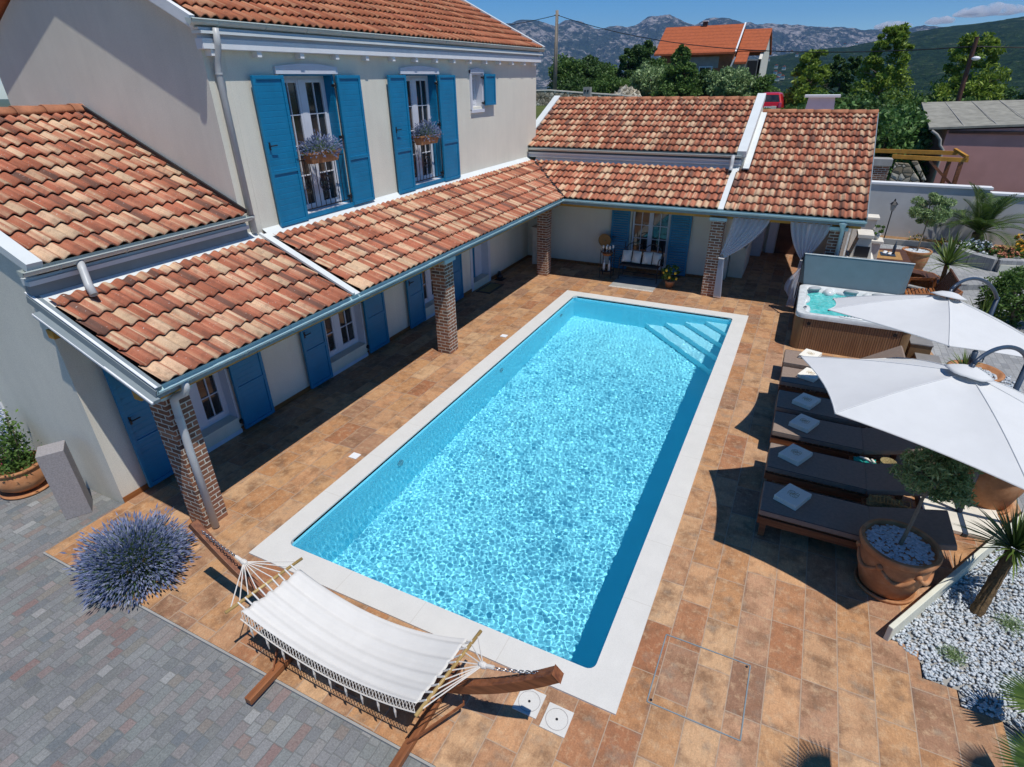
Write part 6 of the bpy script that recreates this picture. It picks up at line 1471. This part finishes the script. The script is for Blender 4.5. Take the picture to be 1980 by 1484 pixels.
for i in range(len(W_)-1): tp.beam((*W_[i],H_[i]+.03),(*W_[i+1],H_[i+1]+.03),.55,.07)
tp.done('cap_stones','limest',t)
from mathutils import noise as nz
m=MB().grid(lambda u,v:(-9.4+3.4*u,41+2.0*v,3.3+2.0*math.sin(PI*u)**1.3*math.sin(PI*v)**.5*.55+.45*nz.noise(Vector((u*14,v*9,1)))),40,24); tag(m.done('rubble_heap','drystone'),'pale rubble stone heap rising behind the dry stone wall','stone heap')
t=thing('meter_box','grey concrete electricity cabinet with two small vents at the dry stone wall','cabinet',(-9.35,38.1,3.0)); B('cabinet','conc',t,-9.62,-9.12,37.95,38.3,2.8,4.52); MB().box(-9.52,-9.42,37.93,37.95,4.22,4.36).box(-9.32,-9.22,37.93,37.95,4.22,4.36).box(-9.55,-9.2,37.93,37.95,3.6,3.62).done('vent','black',t)
t=thing('utility_pole','tall round concrete utility pole carrying the overhead wires','utility pole',(-13.8,43.1,3.4)); MB().tube([(-13.83,43.1,3.2),(-13.75,43.12,9.5)],[.17,.11],14).done('pole','pole',t,smooth=True); MB().tube([(-13.9,43.0,9.2),(-13.6,43.2,9.2)],.04,6).done('insulator','black',t)
lp=thing('street_light_pole','dark leaning timber pole with a small white street lamp head','lamp post',(10.5,30.4,-1)); MB().tube([(10.58,30.45,-1.2),(10.45,30.45,6.35)],[.13,.08],10).done('pole','brownwood',lp); MB().ball((10.62,30.3,5.55),.15,10,6,(1.1,.8,.55)).done('lamp_head','white',lp,smooth=True); MB().tube([(10.46,30.45,5.7),(10.6,30.35,5.6)],.025,6).done('bracket','black',lp)
def wire(a,b2,sag,label):
    a,b2=Vector(a),Vector(b2); tag(MB().tube([tuple(a.lerp(b2,i/20)+Vector((0,0,-sag*4*(i/20)*(1-i/20)))) for i in range(21)],.022,4).done('overhead_wire','black'),label,'wire',group='overhead wires')
wire((-13.75,43.12,9.2),(10.46,30.45,6.0),1.0,'black overhead wire crossing the sky from the pole to the street lamp')
wire((-13.75,43.12,9.2),(-34,52,9.6),.5,'black overhead wire leaving the pole towards the villa roof'); wire((10.46,30.45,6.0),(40,22,7),.8,'dark overhead wire leaving the street lamp to the right')
t=thing('parked_car','small red hatchback parked beyond the roofs, seen from behind','car',(2.3,38.6,2.9))
def carsec(y,P): return [(x,y,z) for x,z in P]
m=MB(); S1=[(1.60,3.05),(3.0,3.05),(3.05,3.4),(3.0,3.62),(1.6,3.62),(1.55,3.4)]; S2=[(1.66,3.62),(2.94,3.62),(2.80,4.08),(1.80,4.08)]
bd=loft([([(1.62,37.4),(2.98,37.4),(3.05,38.0),(3.05,40.3),(2.8,40.9),(1.8,40.9),(1.55,40.3),(1.55,38.0)],z) for z in (3.0,)]+[([(1.56,37.32),(3.04,37.32),(3.1,38.0),(3.1,40.4),(2.85,41.0),(1.75,41.0),(1.5,40.4),(1.5,38.0)],z) for z in (3.3,)]+[([(1.62,37.42),(2.98,37.42),(3.04,38.0),(3.04,40.3),(2.8,40.8),(1.8,40.8),(1.56,40.3),(1.56,38.0)],3.62),([(1.80,37.85),(2.80,37.85),(2.86,38.2),(2.86,39.3),(2.75,39.6),(1.85,39.6),(1.74,39.3),(1.74,38.2)],4.08),([(1.95,38.1),(2.65,38.1),(2.7,38.3),(2.7,39.1),(2.6,39.3),(2.0,39.3),(1.9,39.1),(1.9,38.3)],4.13)])
bd.f.append(tuple(range(32,40))); bd.done('body','red',t,smooth=False,bevel=.03)
MB().add([(1.72,37.44,3.66),(2.88,37.44,3.66),(2.74,37.79,4.02),(1.86,37.79,4.02)],[(0,1,2,3)]).done('rear_window','glassd',t)
for x in (1.6,2.86): MB().box(x,x+.15,37.28,37.4,3.35,3.62).done('tail_light','flowp',t)
B('number_plate','white',t,2.08,2.52,37.29,37.31,3.32,3.42)
for x in (1.52,2.9):
    for y in (38.0,40.1): MB().tube([(x,y,3.08),(x+.18,y,3.08)],.27,18).done('wheel','black',t)
t=thing('iron_gate','black barred gate between pale posts in front of the red car','gate',(2.1,35.5,2.6)); m=MB()
for k in range(7): m.tube([(1.65+.13*k,35.5,2.6),(1.65+.13*k,35.5,3.45)],.02,5)
m.done('bars','black',t); B('gate_post','limest',t,2.6,2.85,35.4,35.65,2.4,3.5)
# ---------------------------------------------------------------- trees
def treemesh(kind,seed):
    r=np.random.default_rng(seed)
    if kind=='pine': return 2.6,1.9
TR=[]
def tree(x,y,zb,h,w,mat,label,seed,n=5200,cone=0,size=.26,clumps=70,asp=1.7,grp='trees behind the roofs',cat='tree',lowc=.12):
    t=thing('tree',label,cat,(x,y,zb),grp)
    MB().tube([(x,y,zb-.3),(x+.05,y,zb+h*.3),(x,y,zb+h*.75)],[w*.035,w*.025,w*.01],8).done('trunk','trunk',t,smooth=True)
    rg=np.random.default_rng(seed); lm=MB()
    for k in range(12):
        a=rg.uniform(0,2*PI); z0=zb+h*rg.uniform(.25,.7); lm.tube([(x,y,z0),(x+w*.16*math.cos(a),y+w*.16*math.sin(a),z0+h*.05),(x+w*.3*math.cos(a),y+w*.3*math.sin(a),z0+h*.08)],[w*.011,w*.008,.008],5)
    lm.done('limbs','trunk',t)
    cz=zb+h*(.5+lowc/2); hz=h*(1-lowc)/2
    pts=crown_pts((x,y,cz),w/2,n,clumps,seed,hz/(w/2),.35,cone=cone)
    leaves('crown',mat,t,pts,size,asp,seed=seed); return t
L_='leaf_'
specs=[
(-14.5,47,3.2,3.4,3.4,'leaf_mid','mid-green bushy tree left of the utility pole next to the villa wall',0),
(-12.6,48,3.2,3.0,3.6,'leaf_dark','dark low tree just right of the utility pole',0),
(-11.0,48,3.2,2.7,3.0,'leaf_mid','bright green tree between the pole and the tall twin-topped tree',0),
(-13.4,51,3.2,3.5,3.6,'leaf_dark','dark tree showing over the pole side thicket',0),
(-9.8,49,3.2,4.1,1.9,'leaf_dark','tall narrow dark tree, left half of the twin-topped pair',0),
(-8.6,49.5,3.2,4.5,2.3,'leaf_dark','tall dark tree, right half of the twin-topped pair',0),
(-7.0,49,3.2,3.0,2.8,'leaf_mid','mid-green tree right of the twin-topped pair',0),
(-6.6,44.0,3.0,2.9,3.2,'leaf_olive','grey-green olive tree behind the rubble heap',0),
(-4.15,42.2,3.0,3.9,3.2,'leaf_mid','dark conifer with layered branches in front of the orange-roofed house',.95),
(-2.3,44,3.0,2.4,2.2,'leaf_dark','rounded dark shrub right of the layered conifer',0),
(-.75,42.5,2.9,2.7,3.1,'leaf_olive','round olive tree in front of the brick house gable',0),
(-10.2,46,3.2,1.7,3.6,'leaf_mid','low leafy thicket behind the dry stone wall',0),
(-13,45.2,3.2,1.8,3.0,'leaf_dark','low dark thicket between stone wall and pole',0),
(4.2,39.6,1.0,5.3,3.6,'leaf_pine','bright yellow-green pine beyond the right tiled roof ridge',.75),
(5.9,42,0.6,5.4,3.4,'leaf_dark','dark bluish pine between the two bright pines',.5),
(7.9,37,0.3,7.0,4.0,'leaf_pine','tallest bright pointed pine between chimney and lamp pole',.85),
(9.3,35,0.2,4.2,4.0,'leaf_mid','mid-green broad tree left of the leaning lamp pole',0),
(11.3,34.5,0.2,6.4,4.4,'leaf_pine','large bright pine right of the leaning lamp pole',.75),
(14.2,33,0,5.6,3.4,'leaf_dark','dark cypress-like tree at the right edge of the view',.5),
(3.8,30.5,.2,3.5,2.6,'leaf_mid','pale-leaved shrub tree left of the rendered chimney',0),
(12.5,44,-2,6.0,5,'leaf_dark','dark tree far behind the lamp pole',0),
(16.5,40,-1,5.5,5,'leaf_dark','dark tree beyond the pink building roof',0),
(7.5,46,-2,6.2,5,'leaf_dark','dark background tree behind the forked pine',0),
]
for i,(x,y,zb,h,w,mt_,lab,cn) in enumerate(specs):
    tree(x,y,zb,h,w,mt_,lab,100+i,cone=cn,clumps=130 if cn else 70,size=.19 if mt_!='leaf_pine' else .24,n=11000 if cn else 8500,asp=1.6 if mt_!='leaf_pine' else 2.6)
for i,(x,y,zb,h,w,lab) in enumerate(((6.1,25.4,-.1,4.1,3.0,'big glossy laurel directly behind the right tiled roof'),(7.7,25.2,-.1,4.2,2.9,'big glossy laurel between roof edge and pink building'),(4.6,26.5,0,3.9,2.8,'big glossy laurel behind the rendered chimney'),(8.4,27.4,0,4.0,2.8,'big glossy laurel touching the grey corrugated roof'))):
    tree(x,y,zb,h,w,'leaf_big',lab,200+i,n=6500,size=.20,clumps=110,asp=1.9,grp='glossy laurels beyond the yard',lowc=0)
for i,(x,y,zb,h,w,mt_,lab) in enumerate(((5.2,33,.6,3.6,3.2,'leaf_mid','mid-green tree filling the gap below the dark bluish pine'),(7.0,32,.3,3.9,3.2,'leaf_dark','dark tree below the forked pine'),(9.2,31,.0,4.0,3.2,'leaf_mid','mid-green tree just left of the lamp pole foot'),(11.6,30.5,-.2,4.2,3.0,'leaf_mid','mid-green tree right of the lamp pole foot above the grey roof'),(10.2,38,-.5,5.0,3.8,'leaf_dark','dark tree between the forked pine and the lamp pole'),(13.2,38,-.6,5.0,3.8,'leaf_dark','dark tree between the large pine and the cypress-like tree'),(3.0,46,1,3.0,3.0,'leaf_mid','mid-green tree beyond the red car'),(1.0,47,2,3.0,2.6,'leaf_mid','low tree right of the brick house wall'))):
    tree(x,y,zb,h,w,mt_,lab,300+i,size=.2,n=7000)
# clouds over the ridge on the right: vapour in wide flat domes
def cloudvol(i):
    m=bpy.data.materials.new('cloud_vapour'); m.use_nodes=True; nt=m.node_tree; nt.nodes.clear()
    tc=nt.nodes.new('ShaderNodeTexCoord'); ns=nt.nodes.new('ShaderNodeTexNoise'); ns.inputs['Scale'].default_value=.011; ns.inputs['Detail'].default_value=7; ns.inputs['Roughness'].default_value=.62
    mr=nt.nodes.new('ShaderNodeMapRange'); mr.inputs[1].default_value=.46; mr.inputs[2].default_value=.60; mr.inputs[3].default_value=0; mr.inputs[4].default_value=.035
    pv=nt.nodes.new('ShaderNodeVolumePrincipled'); pv.inputs['Color'].default_value=(1,1,1,1); pv.inputs['Anisotropy'].default_value=.0; o=nt.nodes.new('ShaderNodeOutputMaterial')
    nt.links.new(tc.outputs['Object'],ns.inputs['Vector']); nt.links.new(ns.outputs[0],mr.inputs[0]); nt.links.new(mr.outputs[0],pv.inputs['Density']); nt.links.new(pv.outputs[0],o.inputs['Volume']); return m
for i,(a,e,w,h,lab) in enumerate(((.062,.0530,.036,.0065,'flat white cloud bank resting on the mountain crest'),(.112,.0555,.026,.0060,'small grey-white cloud left of the green hill crest'),(.160,.062,.060,.0095,'large soft white cloud above the right-hand hill'))):
    d=8000; x=5.19+d*math.sin(a); y=-3.14+d*math.cos(a); z=5+d*e; m=MB()
    def fn(u,v,x=x,y=y,z=z,a=a):
        t=PI*v; p=2*PI*u; lx=math.sin(t)*math.cos(p); ly=math.sin(t)*math.sin(p); lz=math.cos(t); lz=lz if lz>0 else lz*.25
        q=1+.28*math.sin(lx*7+i*2)*math.cos(lz*3+ly*2); return (x+lx*w*d*.62*math.cos(a),y-lx*w*d*.62*math.sin(a)+ly*260,z+lz*h*d*q)
    m.grid(lambda u,v:fn(u,1-v),40,16); MT['cloud']=cloudvol(i)
    tag(m.done('cloud','cloud'),lab,'cloud')
# air between the camera and the far mountains
hz=MB().box(-4600,4600,-1300,4400,-75,345).done('haze','white',kind='stuff')
hm_=bpy.data.materials.new('summer_haze'); hm_.use_nodes=True; nt=hm_.node_tree; nt.nodes.clear(); pv=nt.nodes.new('ShaderNodeVolumePrincipled'); pv.inputs['Density'].default_value=1.25e-4; pv.inputs['Color'].default_value=(.25,.46,.86,1); pv.inputs['Anisotropy'].default_value=.2
oo=nt.nodes.new('ShaderNodeOutputMaterial'); nt.links.new(pv.outputs[0],oo.inputs['Volume']); hz.data.materials.clear(); hz.data.materials.append(hm_)
